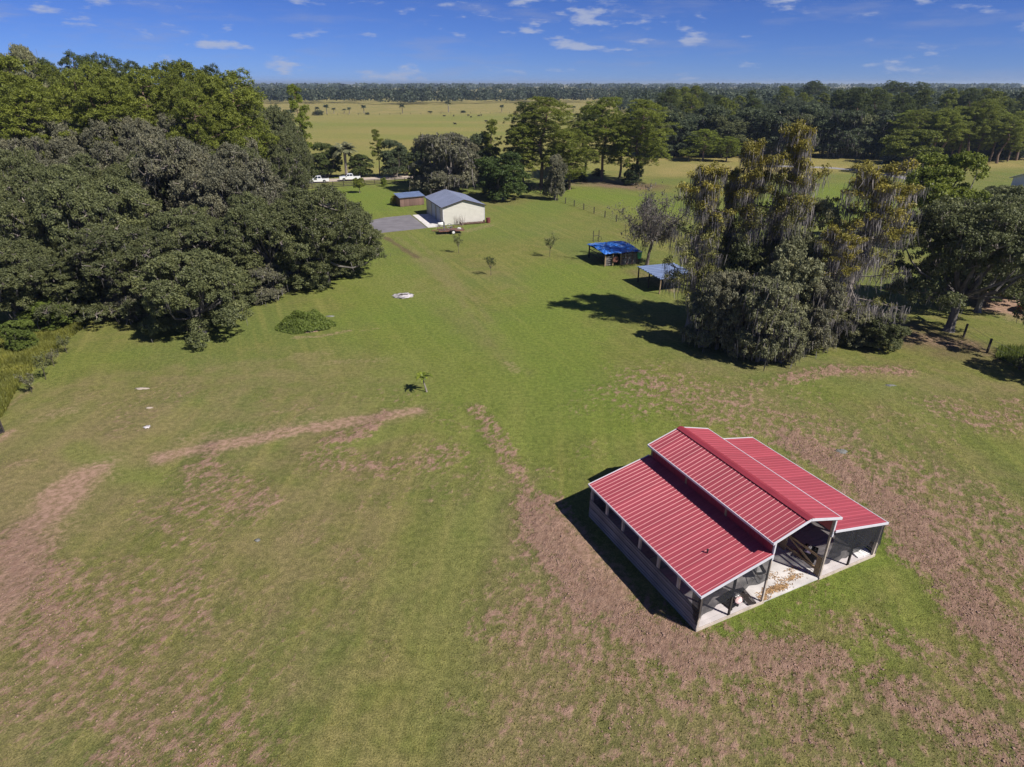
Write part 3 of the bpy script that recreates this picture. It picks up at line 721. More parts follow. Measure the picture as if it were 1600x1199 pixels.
dr = G('door', MB().box(.03, .08, .553, 1.547, .12, 2.197), M['siding'])
MB().tube([(-.0,1.42,1.1),(-.03,1.42,1.1),(-.03,1.3,1.1)], .02, 6).build('handle', M['metal'], dr)
for sg in (-1, 1):
    u0 = -.3 if sg < 0 else GW+.3; z0 = GE-.3*(GR-GE)/(GW/2); u1 = GW/2
    rf = G('roof', MB().prism([(u0,z0),(u1,GR),(u1,GR-.09),(u0,z0-.09)] if sg > 0 else [(u0,z0-.09),(u1,GR-.09),(u1,GR),(u0,z0)], -.3, GL+.3), M['roof_blue'])
    ribs = MB()
    for i in range(23):
        y = -.25 + i*.62
        ribs.bar((u0, y, z0+.015), (u1, y, GR+.015), .05, .04)
    ribs.build('rib', M['roof_blue'], rf)
    for y in (-.325, GL+.325): MB().bar((u0, y, z0-.05), (u1+sg*.005, y, GR-.05), .04, .17).build('rake_trim', M['wood_dark'], rf)
    MB().box(u0-.03 if sg < 0 else u0+.003, u0-.003 if sg < 0 else u0+.03, -.3, GL+.3, z0-.13, z0).build('fascia', M['wood_dark'], rf)
for (u, v) in ((-.0,-.0),(GW,0)): G('corner_trim', MB().box(u-.05, u+.05, v-.06, v+.04, .12, GE-.12), M['trim'])

# trailer, firewood and drum by the garage
tx, ty = gp(704, 366)
tr = empty('utility_trailer', (tx, ty+.6, 0), R(14), 'low rusty utility trailer parked by the cream garage wall', 'trailer')
tr.scale = (1.2, 1.2, 1.2)
MB().box(-1.9, 1.9, -.85, .85, .5, .56).build('deck', M['wood_brown'], tr)
for y in (-.88, .88):
    MB().box(-1.95, 1.95, y-.03, y+.03, .44, .56).build('frame_rail', M['rust'], tr)
    MB().box(-1.95, 1.95, y-.025, y+.025, .82, .87).build('side_rail', M['rust'], tr)
    for x in (-1.9, -.65, .65, 1.9): MB().box(x-.025, x+.025, y-.024, y+.024, .565, .815).build('stake', M['rust'], tr)
    wh = MB().cyl((.25, y*1.17, .33), .33, .2, 'y', 20).build('wheel', M['rubber'], tr)
    MB().cyl((.25, y*1.30, .33), .2, .06, 'y', 16).build('rim', M['white_dull'], wh)
    MB().bar((-.2, y*1.17, .74), (.7, y*1.17, .74), .24, .03).build('mudguard', M['rust'], tr)
MB().tube([(-1.9,-.6,.5),(-3.0,0,.48),(-1.9,.6,.5)], .045, 6).build('tongue', M['rust'], tr)
MB().tube([(-2.7,0,.48),(-2.7,0,.0)], .03, 6).build('jack', M['metal'], tr)
gt = MB()
for x in (-.9, -.45, 0, .45, .9): gt.tube([(-1.0, x*.9, .56), (-1.0, x*.9, 1.75)], .03, 5)
for z in (.6, 1.2, 1.75): gt.tube([(-1.0, -.85, z), (-1.0, .85, z)], .03, 5)
gt.build('ramp_gate', M['metal'], tr)
sp = empty('scrap_wheel', (tx-.2, ty+.6, .68), R(14), 'grey wire reel standing on the rusty trailer', 'reel')
def torus(R0, r0, n=20, k=6):
    pts = [(R0*math.cos(2*math.pi*i/n), 0, R0+r0+R0*math.sin(2*math.pi*i/n)) for i in range(n+1)]
    return MB().tube(pts, r0, k, False)
torus(.48, .06).build('rim', M['metal'], sp)
for t in range(3): MB().tube([(.48*math.cos(t*1.05),0,.54+.48*math.sin(t*1.05)),(-.48*math.cos(t*1.05),0,.54-.48*math.sin(t*1.05))], .025, 5).build('spoke', M['metal'], sp)
jk = empty('sack', (tx+1.5, ty+1.0, .68), .3, 'white sack lying on the rear of the rusty trailer', 'sack')
lump(.4,.25,.25,21).build('sack_body', M['white_dull'], jk, smooth=True)
c2 = gar_pt(-.7,-1.0)
tk = empty('tank', (c2[0], c2[1], .05), .3, 'white tank lying at the corner of the concrete apron', 'tank')
MB().tube([(-.7,0,.38),(-.62,0,.38),(.62,0,.38),(.7,0,.38)], [.15,.36,.36,.15], 16).build('drum_body', M['white_dull'], tk, smooth=True)
for x in (-.4,.4): MB().box(x-.05,x+.05,-.3,.3,0,.1).build('foot', M['rust'], tk)
logs = [gar_pt(3.4+i*.24, -.75-.1*(i%3)) for i in range(19)]
rk = empty('log_rack', (*gar_pt(5.6,-.8),0), gth, 'long low rack of brown firewood against the cream gable wall', 'firewood')
for z in (.12,): MB().box(-2.4, 2.4, -.35, .35, z-.04, z).build('rail', M['rust'], rk)
for x in (-2.4, 2.4): MB().box(x-.04, x+.04, -.36, .36, 0, .55).build('end_post', M['rust'], rk)
lg = MB().tube([(0,-.4,0),(0,.4,0)], .11, 8).mesh('log', M['wood_brown'])
for i in range(19): link('log', lg, rk, (-2.2+i*.24, rnd.uniform(-.06,.06), .24))
q = gar_pt(GW+.5, -.75)
dm = empty('drum', (q[0], q[1], 0), 0, 'dark red rusty drum at the right corner of the garage', 'drum')
MB().tube([(0,0,0),(0,0,.3),(0,0,.31),(0,0,.34),(0,0,.6),(0,0,.61),(0,0,.64),(0,0,.95)], [.42,.42,.45,.42,.42,.45,.42,.42], 18).build('drum_body', surf('dark_red_rust', (.13,.03,.03), .8, var=.3), dm)
MB().tube([(0,0,.95),(0,0,.97)], [.40,.40], 18).build('lid', M['rust'], dm)
br = empty('brush_pile', (*gar_pt(3.0,-1.0),0), 0, 'bare grey brush leaning on the cream garage wall', 'brush pile')
bm_ = MB(); r2 = random.Random(77)
for i in range(34):
    a = (r2.uniform(-.8,.8), r2.uniform(-.4,.4), 0); b_ = (a[0]+r2.uniform(-.7,.7), a[1]+r2.uniform(-.2,.6), r2.uniform(.9,2.3))
    bm_.tube([a, ((a[0]+b_[0])/2+.1, (a[1]+b_[1])/2, b_[2]*.55), b_], [.03,.02,.008], 4)
bm_.build('sticks', M['bark_pale'], br)

# ---------------------------------------------------------------- brown plank shed
def lean_roof(name, par, W, L_, z0, z1, mat, over=.25, ribs=14, along='v'):
    mb = MB().add([(-over,-over,z0),(W+over,-over,z0),(W+over,L_+over,z1),(-over,L_+over,z1),(-over,-over,z0-.05),(W+over,-over,z0-.05),(W+over,L_+over,z1-.05),(-over,L_+over,z1-.05)],
                  [(0,1,2,3),(7,6,5,4),(0,4,5,1),(1,5,6,2),(2,6,7,3),(3,7,4,0)])
    rf = mb.build(name, mat, par)
    if along == 'u':                                   # deep box-profile sheets
        for i in range(ribs):
            t0, t1 = (i+.08)/ribs, (i+.62)/ribs; ya, yb = -over+t0*(L_+2*over), -over+t1*(L_+2*over); za, zb = z0+(z1-z0)*t0, z0+(z1-z0)*t1
            MB().add([(-over,ya,za+.004),(-over,ya+.06,za+.09),(-over,yb-.06,zb+.09),(-over,yb,zb+.004),(W+over,ya,za+.004),(W+over,ya+.06,za+.09),(W+over,yb-.06,zb+.09),(W+over,yb,zb+.004)],
                     [(0,4,5,1),(1,5,6,2),(2,6,7,3),(3,2,1,0),(4,7,6,5)]).build('sheet_rib', mat, rf)
        return rf
    rib = MB()
    for i in range(ribs):
        if along == 'v':
            x = -over + (i+.5)*(W+2*over)/ribs; rib.bar((x,-over,z0+.012),(x,L_+over,z1+.012), .06, .04)
        else:
            t = (i+.5)/ribs; y = -over+t*(L_+2*over); z = z0+(z1-z0)*t+.012; rib.bar((-over,y,z+.015),(W+over,y,z+.015), .10, .075)
    rib.build('rib', mat, rf); return rf
SW, SL, SZ0, SZ1 = 5.82, 2.84, 1.98, 2.6
shed = empty('plank_shed', (-24.902, 142.828, 0), .554, 'small brown plank shed with pale blue metal roof', 'shed')
pl = MB().box(0, .225, -.02, .02, .06, SZ0-.08).mesh('plank', M['wood_brown'])
for i in range(25): link('plank', pl, shed, (.02+i*.231, rnd.uniform(-.012,.012), rnd.uniform(-.03,.02)))
pls = MB().box(-.02, .02, 0, .225, .06, SZ0+.02).mesh('plank', M['wood_brown'])
for i in range(12):
    for x in (.0, SW-.02): link('plank', pls, shed, (x, .06+i*.231, i*.03))
for x in (.04, SW/2, SW-.06):
    MB().box(x-.05, x+.05, SL-.1, SL, 0, SZ1-.1).build('post', M['wood_dark'], shed)
    MB().box(x-.045, x+.045, .04, .13, 0, SZ0-.07).build('post', M['wood_dark'], shed)
lean_roof('roof', shed, SW, SL, SZ0, SZ1, M['roof_sheet'], .2, 12)
MB().box(-.25, SW+.25, -.24, -.205, SZ0-.17, SZ0-.01).build('fascia', M['wood_dark'], shed)

# ---------------------------------------------------------------- blue-roofed shelter
bs = empty('animal_shelter', (13.94, 92.612, 0), .333, 'low shelter of weathered boards under a bright blue tarpaulin roof', 'shelter')
TW, TL = 5.65, 5.75
NXg, NYg = 22, 22; V = []; r2 = np.random.RandomState(5)
for j in range(NYg+1):
    for i in range(NXg+1):
        u, v = -.25+(TW+.5)*i/NXg, -.3+(TL+.6)*j/NYg
        sag = .07*math.sin(u*2.6+1)*math.sin(v*2.1) + .05*r2.randn()*.6
        V.append((u, v, 2.15 + .32*max(0, 1-abs(v-3.6)/3.4) + sag - (.16 if i in (0,NXg) or j in (0,NYg) else 0)))
F = [(j*(NXg+1)+i, j*(NXg+1)+i+1, (j+1)*(NXg+1)+i+1, (j+1)*(NXg+1)+i) for j in range(NYg) for i in range(NXg)]
MB().add(V, F).build('tarpaulin', M['tarp'], bs, smooth=False)
MB().box(-.1, TW+.1, -.1, TL+.1, 1.98, 2.02).build('roof_deck', M['wood_dark'], bs)
for u in (.1, 1.4, 2.7, 4.0, TW-.1):
    MB().box(u-.08, u+.08, .02, .18, 0, 1.98).build('post', M['wood_tan'] if u < 3 else M['wood_grey'], bs)
    if u in (.1, 2.7, TW-.1): MB().box(u-.08, u+.08, TL-.18, TL-.02, 0, 1.98).build('post', M['wood_dark'], bs)
for i in range(10):
    h = 1.9 if i > 1 else 1.2
    MB().box(2.8+i*.285, 2.8+i*.285+.26, -.02, .015, .05, h-rnd.uniform(0,.3)).build('wall_board', M['wood_grey'] if i % 3 else M['wood_brown'], bs)
for i in range(4): MB().box(2.75, TW-.05, -.06, -.025, .3+i*.4, .42+i*.4).build('wall_board', M['wood_grey'], bs)
for i in range(8): MB().box(TW-.1, TW-.06, .2+i*.68, .2+i*.68+.62, .05, 1.9).build('wall_board', M['wood_brown'], bs)
for i in range(5): MB().box(.2, 1.3, .2, .23, .1+i*.3, .28+i*.3).build('wall_board', M['wood_grey'], bs)
for z in (.7, 1.4): MB().box(.06, .12, .2, TL-.2, z-.06, z+.06).build('side_rail', M['wood_dark'], bs)
for i in range(8): MB().box(2.8, TW-.2, TL-.1+.001*i, TL-.07+.001*i, .05+i*.23, .25+i*.23).build('wall_board', M['wood_brown'], bs)
p = np.array(gp(997, 414)); gb = empty('feed_bin', (p[0]+.15, p[1]+.25, 0), .3, 'green plastic feed bin on a post beside the blue roofed shelter', 'bin')
MB().box(-.05,.05,-.05,.05,0,.8).build('stand', M['wood_dark'], gb)
MB().tube([(0,0,.8),(0,0,1.0),(0,0,1.9)], [.16,.3,.34], 12).build('hopper', M['green'], gb)
MB().tube([(0,0,1.9),(0,0,1.95),(0,0,2.1)], [.37,.37,.1], 12).build('lid', M['white_dull'], gb)
def in_frame(o_, u, v): 
    c, s = math.cos(o_.rotation_euler.z), math.sin(o_.rotation_euler.z); return (o_.location.x+u*c-v*s, o_.location.y+u*s+v*c, 0)
jn = empty('jacket', in_frame(bs, 1.75, -.1), .33, 'rust red jacket hanging at the front of the blue roofed shelter', 'jacket')
MB().add([(-.28,-.05,1.35),(.28,-.05,1.35),(.32,-.06,.6),(-.32,-.06,.6),(-.28,.06,1.35),(.28,.06,1.35),(.32,.08,.6),(-.32,.08,.6)],[(3,2,1,0),(4,5,6,7),(0,1,5,4),(1,2,6,5),(2,3,7,6),(3,0,4,7)]).build('coat', M['rust'], jn)
for s in (-1,1): MB().tube([(s*.26,0,1.3),(s*.42,0,1.0),(s*.4,-.02,.7)], [.1,.09,.07], 7).build('sleeve', M['rust'], jn)
MB().tube([(0,.0,1.34),(0,.09,1.5)], .015, 5).build('hook', M['metal'], jn)

# ---------------------------------------------------------------- open carport
cp = empty('carport', (19.313, 79.121, 0), .339, 'open pole carport with pale blue corrugated metal roof', 'carport')
lean_roof('roof', cp, 5.4, 5.8, 2.05, 2.2, M['roof_sheet'], .15, 9, 'u')
for u, v, mt in ((.08,.08,'wood_tan'),(5.3,.08,'wood_tan'),(.08,5.7,'wood_dark'),(5.3,5.7,'wood_dark'),(.08,2.9,'wood_dark')):
    MB().box(u-.07,u+.07,v-.07,v+.07,0,1.98+v*.022).build('post', M[mt], cp)
for v in (.08, 5.7): MB().box(.0,5.4,v-.03,v+.03,1.85+v*.026,1.99+v*.026).build('beam', M['wood_tan'], cp)
for u in (.08, 5.3): MB().bar((u,.15,1.94),(u,5.6,2.09),.05,.12).build('beam', M['wood_tan'], cp)

# frame with a wheel near the wire fence
fx, fy = gp(931, 378)
fr = empty('gate_frame', (fx, fy, 0), .4, 'dark two post frame with a spoked wheel near the wire fence', 'frame')
for x in (-.55, .55): MB().tube([(x,0,0),(x,0,1.9)], .06, 6).build('post', M['wood_dark'], fr)
MB().tube([(-.55,0,1.0),(.55,0,1.0)], .05, 6).build('rail', M['wood_dark'], fr)
w_ = MB(); w_.v = []; t_ = torus(.42,.035); w_.add([(x+.5,y-.3,z) for x,y,z in t_.v], t_.f); w_.build('wheel', M['wood_dark'], fr)

# ---------------------------------------------------------------- fences
def post_fence(name, pts, spacing, h, nrails, label, post_mat, rail_mat, pw=.13, thin=False, rail_h=.14):
    f = empty(name, (*pts[0], 0), 0, label, 'fence'); ox, oy = pts[0]
    pm = MB().box(-pw/2, pw/2, -pw/2, pw/2, -.05, h+.08).mesh('post', post_mat)
    prev = None
    for (x0, y0), (x1, y1) in zip(pts[:-1], pts[1:]):
        n = max(1, round(math.hypot(x1-x0, y1-y0)/spacing))
        for i in range(n + (1 if (x1, y1) == pts[-1] else 0)):
            link('post', pm, f, (x0+(x1-x0)*i/n-ox, y0+(y1-y0)*i/n-oy, rnd.uniform(-.05,.03)), (rnd.uniform(-.03,.03), rnd.uniform(-.03,.03), 0))
        for i in range(n):
            for k in range(nrails):
                z = .18 + (h-.22)*k/max(1,nrails-1)
                a = (x0+(x1-x0)*i/n-ox, y0+(y1-y0)*i/n-oy, z+rnd.uniform(-.015,.015)); b_ = (x0+(x1-x0)*(i+1)/n-ox, y0+(y1-y0)*(i+1)/n-oy, z+rnd.uniform(-.015,.015))
                if thin:
                    if i == 0: MB().tube([a, (x1-ox, y1-oy, z)], .012, 4).build('wire', rail_mat, f)
                else: MB().bar(a, b_, .035, rail_h).build('rail', rail_mat, f)
    return f
post_fence('board_fence', [(-72,162.5), gp(472,297), gp(504,294), gp(648,285.5)], 2.9, 1.35, 4, 'dark four rail board fence along the sandy road', M['wood_dark'], M['wood_dark'])
post_fence('board_fence', [gp(806,289), gp(866,313)], 2.9, 1.35, 3, 'dark board fence under the pines meeting the wire fence', M['wood_dark'], M['wood_dark'])
post_fence('wire_fence', [(10.6,151), gp(897,323), gp(963,347), gp(1080,389), (36,92)], 4.6, 1.25, 4, 'post and wire fence running from the pines past the mossy tree', M['wood_dark'], M['metal'], .17, True)
post_fence('wire_fence', [gp(1505,528), gp(1542,552), gp(1592,578), (58,53)], 4.8, 1.5, 3, 'dark post and wire fence at the foot of the big oak', M['wood_dark'], M['metal'], .16, True)
lx, ly = gp(-22, 690)
pn = empty('mesh_panel', (lx, ly, 0), R(72), 'dark wire mesh pen panel at the left edge of the pasture', 'pen panel')
for x in (-1.4, 1.4): MB().box(x-.05, x+.05, -.05, .05, 0, 1.5).build('post', M['wood_dark'], pn)
for z in (.1, .5, .95, 1.4): MB().box(-1.35, 1.35, -.02, .02, z-.04, z+.04).build('rail', M['wood_dark'], pn)
cl = MB().add([(-1.35,0,.1),(1.35,0,.1),(1.35,0,1.4),(-1.35,0,1.4)], [(0,1,2,3)]).build('mesh_cloth', M['shade'], pn)

# ---------------------------------------------------------------- vehicles
def pickup(loc, rz, label):
    t = empty('pickup_truck', loc, rz, label, 'truck')
    def side(prof, y0, y1): return MB().prism(prof, y0, y1)
    body = MB().prism([(-2.9,.45),(-2.05,.45),(-1.95,.75),(-1.6,.85),(-1.25,.75),(-1.15,.45),(1.2,.45),(1.3,.75),(1.65,.85),(2.0,.75),(2.1,.45),(2.85,.45),(2.9,.62),(2.88,1.0),(2.7,1.12),(1.25,1.2),(-.95,1.2),(-.95,1.18),(-2.9,1.18)], -.95, .95)
    b_ = body.build('body', M['white'], t, bevel=.04)
    cab = MB().add([(-.95,-.9,1.2),(1.25,-.9,1.2),(.55,-.72,1.86),(-.8,-.72,1.86),(-.95,.9,1.2),(1.25,.9,1.2),(.55,.72,1.86),(-.8,.72,1.86)], [(0,1,2,3),(7,6,5,4),(1,5,6,2),(4,0,3,7),(3,2,6,7),(4,5,1,0)])
    cb = cab.build('cab', M['white'], t, bevel=.04)
    for s in (-1, 1):
        q = lambda x, z: (x, s*(.9-.18*(z-1.2)/.66+.012), z)
        for a in ([(-.8,1.28),(.02,1.28),(.02,1.78),(-.72,1.78)], [(.1,1.28),(1.0,1.28),(.55,1.76),(.1,1.78)]):
            MB().add([q(*p) for p in a], [(0,1,2,3) if s < 0 else (3,2,1,0)]).build('side_window', M['glass'], cb)
    MB().add([(1.21,-.8,1.27),(1.21,.8,1.27),(.62,.66,1.82),(.62,-.66,1.82)], [(0,1,2,3)]).build('windscreen', M['glass'], cb)
    MB().add([(-.955,-.75,1.27),(-.955,.75,1.27),(-.84,.64,1.8),(-.84,-.64,1.8)], [(3,2,1,0)]).build('rear_window', M['glass'], cb)
    MB().box(-2.8, -1.02, -.82, .82, 1.175, 1.185).build('cargo_bed', M['black'], t)
    for x in (-1.6, 1.65):
        for s in (-1, 1):
            w = MB().cyl((x, s*.84, .38), .38, .26, 'y', 20).build('wheel', M['rubber'], t)
            MB().cyl((x, s*.965, .38), .23, .03, 'y', 16).build('rim', M['metal'], w)
    MB().box(2.88, 2.98, -.9, .9, .45, .68).build('bumper', M['metal'], t)
    MB().box(-3.0, -2.9, -.9, .9, .45, .65).build('bumper', M['metal'], t)
    MB().box(2.86, 2.91, -.45, .45, .72, .98).build('grille', M['black'], t)
    for s in (-1, 1):
        MB().box(2.84, 2.9, s*.72-.17, s*.72+.17, .78, .98).build('headlight', M['metal'], t)
        MB().box(-2.91, -2.86, s*.86-.07, s*.86+.07, .75, 1.1).build('tail_light', M['red_lamp'], t)
        MB().box(.85, 1.0, s*1.08-.1, s*1.08+.1, 1.22, 1.42).build('mirror', M['black'], t)
    return t
a, b_ = np.array(gp(481,288)), np.array(gp(512,286)); c_ = (a+b_)/2
pickup((c_[0], c_[1]+.6, .02), math.atan2(4.6, 14)+math.pi, 'white pickup truck nearest the woods on the sandy road')
a, b_ = np.array(gp(529,284.5)), np.array(gp(563,282)); c_ = (a+b_)/2
pickup((c_[0], c_[1]+.6, .02), math.atan2(5.0, 16)+math.pi, 'white pickup truck behind the round shrub on the sandy road')
cx, cy = gp(1611, 486)
car = empty('parked_car', (cx, cy, .02), R(35), 'dark red car cut by the frame beyond the big oak', 'car')
MB().prism([(-2.2,.3),(-1.75,.3),(-1.6,.6),(-1.3,.66),(-1.0,.6),(-.9,.3),(.95,.3),(1.05,.6),(1.35,.66),(1.65,.6),(1.8,.3),(2.2,.35),(2.25,.7),(1.2,.92),(-2.0,.95),(-2.25,.8)], -.85, .85).build('body', M['red_car'], car, bevel=.05)
cbn = MB().add([(-1.9,-.78,.94),(1.0,-.78,.92),(.3,-.62,1.42),(-1.3,-.62,1.44),(-1.9,.78,.94),(1.0,.78,.92),(.3,.62,1.42),(-1.3,.62,1.44)], [(0,1,2,3),(7,6,5,4),(1,5,6,2),(4,0,3,7),(3,2,6,7)]).build('cabin', M['glass'], car)
MB().box(-1.28,.28,-.6,.6,1.425,1.46).build('roof_panel', M['red_car'], cbn)
for x in (-1.3, 1.35):
    for s in (-1, 1):
        w = MB().cyl((x, s*.78, .31), .31, .2, 'y', 18).build('wheel', M['rubber'], car); MB().cyl((x, s*.885, .31), .19, .02, 'y', 14).build('rim', M['metal'], w)
for s in (-1, 1):
    MB().box(-2.27,-2.2,s*.6-.2,s*.6+.2,.66,.82).build('tail_light', M['red_lamp'], car); MB().box(2.2,2.26,s*.6-.18,s*.6+.18,.5,.66).build('headlight', M['metal'], car)

# ---------------------------------------------------------------- metal roofed house beyond the oak, pole by the lane
hx, hy = 141.0, 168.0
hs = empty('house', (hx, hy, 0), R(14), 'white house with pale blue metal roof behind the right hand trees', 'house')
MB().box(-9, 9, -5, 5, 0, 2.9).build('wall', M['white_dull'], hs)
for s in (-1, 1):
    rf = MB().add([(-9.6,s*5.7,2.6),(9.6,s*5.7,2.6),(9.6,0,4.9),(-9.6,0,4.9),(-9.6,s*5.7,2.5),(9.6,s*5.7,2.5),(9.6,0,4.8),(-9.6,0,4.8)], [(0,1,2,3),(7,6,5,4),(0,4,5,1),(1,5,6,2),(3,2,6,7),(3,7,4,0)]).build('roof', M['roof_sheet'] if s < 0 else M['white_dull'], hs)
    rb = MB()
    for i in range(30): rb.bar((-9.4+i*.648, s*5.7, 2.615), (-9.4+i*.648, 0, 4.915), .05, .05)
    rb.build('rib', M['roof_sheet'], rf)
for s in (-9.0, 9.0): MB().add([(s,-5,2.9),(s,5,2.9),(s,0,4.75)], [(0,1,2)]).build('gable', M['white_dull'], hs)
for x in (-7,-4.5,4,7):
    w = MB().box(x-.6,x+.6,-5.04,-5.005,1.0,2.2).build('window', M['trim'], hs); MB().box(x-.5,x+.5,-5.06,-5.043,1.08,2.12).build('pane', M['glass'], w)
d = MB().box(-.5,.5,-5.05,-5.005,.05,2.15).build('door', M['wood_brown'], hs); MB().cyl((.38,-5.08,1.05),.04,.06,'y',8).build('handle', M['metal'], d)
pxy = gp(1374, 266); ul = empty('lamp_post', (*pxy, 0), 0, 'white leaning pole with lamp head beside the palm and lane', 'pole')
MB().tube([(0,0,0),(.4,0,2.6),(.9,0,5.2)], [.13,.12,.10], 8).build('pole', M['white_dull'], ul)
MB().tube([(.9,0,5.2),(1.5,-.1,5.4),(2.0,-.2,5.1)], [.08,.08,.16], 8).build('lamp_head', M['white_dull'], ul)

# ---------------------------------------------------------------- ash, stones
def irregular_patch(name, px, py, rx, ry, h, mat, label, cat, seed):
    x, y = gp(px, py); o = empty(name, (x, y, .0), 0, label, cat)
    lump(rx, ry, h, seed, 26, 7, .34).build('mound', mat, o, smooth=True); return o
ap = irregular_patch('ash_pile', 630, 463, 1.25, 1.0, .16, M['ash'], 'white ash pile of a burn spot on the mown lawn', 'ash pile', 5)
for k in range(5): MB().tube([(-.5+k*.22,-.3+.1*k,.16),(-.2+k*.2,.15-.05*k,.22)], .05, 6).build('burnt_stick', M['wood_dark'], ap)
irregular_patch('sand_heap', 222, 608, .6, .22, .04, M['sand'], 'larger pale patch of sand in the dry grass', 'sand patch', 6)
irregular_patch('sand_heap', 230, 668, .26, .26, .05, M['ash'], 'small white patch of lime in the browned grass', 'sand patch', 7)
irregular_patch('sand_heap', 233, 638, .3, .16, .03, M['sand'], 'tan scrape of sand between the two white patches', 'sand patch', 8)
irregular_patch('flat_stone', 1391, 603, .45, .22, .05, M['stone'], 'flat pale grey stone in the green pasture beyond the barn', 'stone', 9)
irregular_patch('flat_stone', 402, 845, .16, .13, .06, M['stone'], 'small grey stone alone in the striped pasture', 'stone', 10)
irregular_patch('flat_stone', 1315, 706, .4, .3, .03, M['stone'], 'dull grey stone among turned soil behind the barn', 'stone', 11)
irregular_patch('flat_stone', 516, 495, .5, .2, .06, M['stone'], 'pale slab just right of the green mound', 'stone', 12)

M['bark_oak'] = surf('grey_oak_bark', (.15,.135,.125), .95, var=.45, scale=2, bump=.6, bscale=9, stretch=(1,1,.3))
# ---------------------------------------------------------------- trees: generators (each returns meshes to share)
def unit(a): return a/np.maximum(np.linalg.norm(a, axis=1, keepdims=True), 1e-6)
def leaf_mesh(name, C, Nn, size, tint, mat, aspect=.5, rs=None, droop=None):
    """pointed leaf sprays: one rhombus per spray"""
    n = len(C); rs = rs or np.random.RandomState(1)
    T = unit(np.cross(Nn, rs.randn(n, 3))) if droop is None else droop
    B = unit(np.cross(Nn, T))
    l = size[:, None]; w = size[:, None]*aspect
    V = np.stack([C - T*l, C + B*w + T*l*rs.uniform(-.3,.3,(n,1)), C + T*l, C - B*w + T*l*rs.uniform(-.3,.3,(n,1))], 1).reshape(-1, 3)
    F = np.arange(4*n).reshape(n, 4)
    return np_mesh(name, V, F, mat, {'tint': ('FACE', np.clip(tint, 0, 1))})
def strands(name, P, length, width, tint, rs, mat):
    """hanging moss: ragged tapering strips, two segments each"""
    n = len(P); t = rs.uniform(0, math.pi, n); d = np.stack([np.cos(t), np.sin(t), np.zeros(n)], 1)*width[:, None]
    sway = rs.randn(n, 3)*.17*length[:, None]; sway[:, 2] = 0
    z = np.zeros((n, 3)); z[:, 2] = -length
    M1, E = P + z*.5 + sway*.4, P + z + sway
    V = np.stack([P - d*.5, P + d*.5, M1 + d*.6, M1 - d*.55, E + d*.12, E - d*.12], 1).reshape(-1, 3)
    b0 = np.arange(n)[:, None]*6
    F = np.concatenate([b0 + [0,1,2,3], b0 + [3,2,4,5]], 0)
    return np_mesh(name, V, F, mat, {'tint': ('FACE', np.clip(np.concatenate([tint, tint*.9]), 0, 1))})
def crown_leaves(rs, lobes, ncl, nl, rc, size, flat=.6, low=-.35, up=.35, inner=.12):
    lobes = np.asarray(lobes, float); w = lobes[:, 3]**2; w /= w.sum()
    k = rs.choice(len(lobes), ncl*3, p=w); d = unit(rs.randn(ncl*3, 3)); d[:, 2] = np.where(d[:, 2] < low, -d[:, 2], d[:, 2])
    P = lobes[k, :3] + d*lobes[k, 3:4]*np.array([1, 1, .8])*(.66 + .5*rs.beta(2.2, 1.6, (ncl*3, 1)))
    dist = np.linalg.norm((P[:, None] - lobes[None, :, :3])/np.array([1, 1, .8]), axis=2)/lobes[None, :, 3]
    dist[np.arange(len(P)), k] = 9
    keep = (dist.min(1) > .78) | (rs.rand(len(P)) < inner)
    P, d = P[keep][:ncl], d[keep][:ncl]; n = len(P)
    cs = rs.uniform(.6, 1.4, n); ct = rs.rand(n)
    cnt = np.maximum(4, (nl*cs**2).astype(int)); own = np.repeat(np.arange(n), cnt); m = len(own)
    off = unit(rs.randn(m, 3))*(rs.rand(m, 1)**.45)*(rc*cs[own])[:, None]*np.array([1, 1, flat])
    C = P[own] + off
    Nn = unit(d[own]*.32 + unit(off)*.25 + rs.randn(m, 3)*.62 + np.array([0, 0, up]))
    lt = rs.rand(len(lobes)); tint = .04 + .30*ct[own] + .40*rs.rand(m) + .26*lt[k[keep][:ncl]][own]
    return P, d, C, Nn, size*rs.uniform(.6, 1.35, m), tint
def limb(mb, rs, a, b, r0, r1, n=6, bend=.12, seg=5):
    a, b = np.array(a, float), np.array(b, float); L_ = np.linalg.norm(b-a); k = rs.randn(3)*bend*L_
    pts = [a + (b-a)*t + k*math.sin(math.pi*t) + np.array([0,0,-.06*L_*math.sin(math.pi*t)]) for t in np.linspace(0, 1, seg)]
    mb.tube(pts, list(np.linspace(r0, r1, seg)), n); return pts
def trunk_base(mb, rs, top, r, lean=(0, 0), flare=1.6):
    pts = [(lean[0]*t*t, lean[1]*t*t, top*t-.15*(t == 0)) for t in (0, .12, .35, .7, 1)]
    mb.tube(pts, [r*flare, r*1.12, r, r*.9, r*.8], 9); return pts[-1]

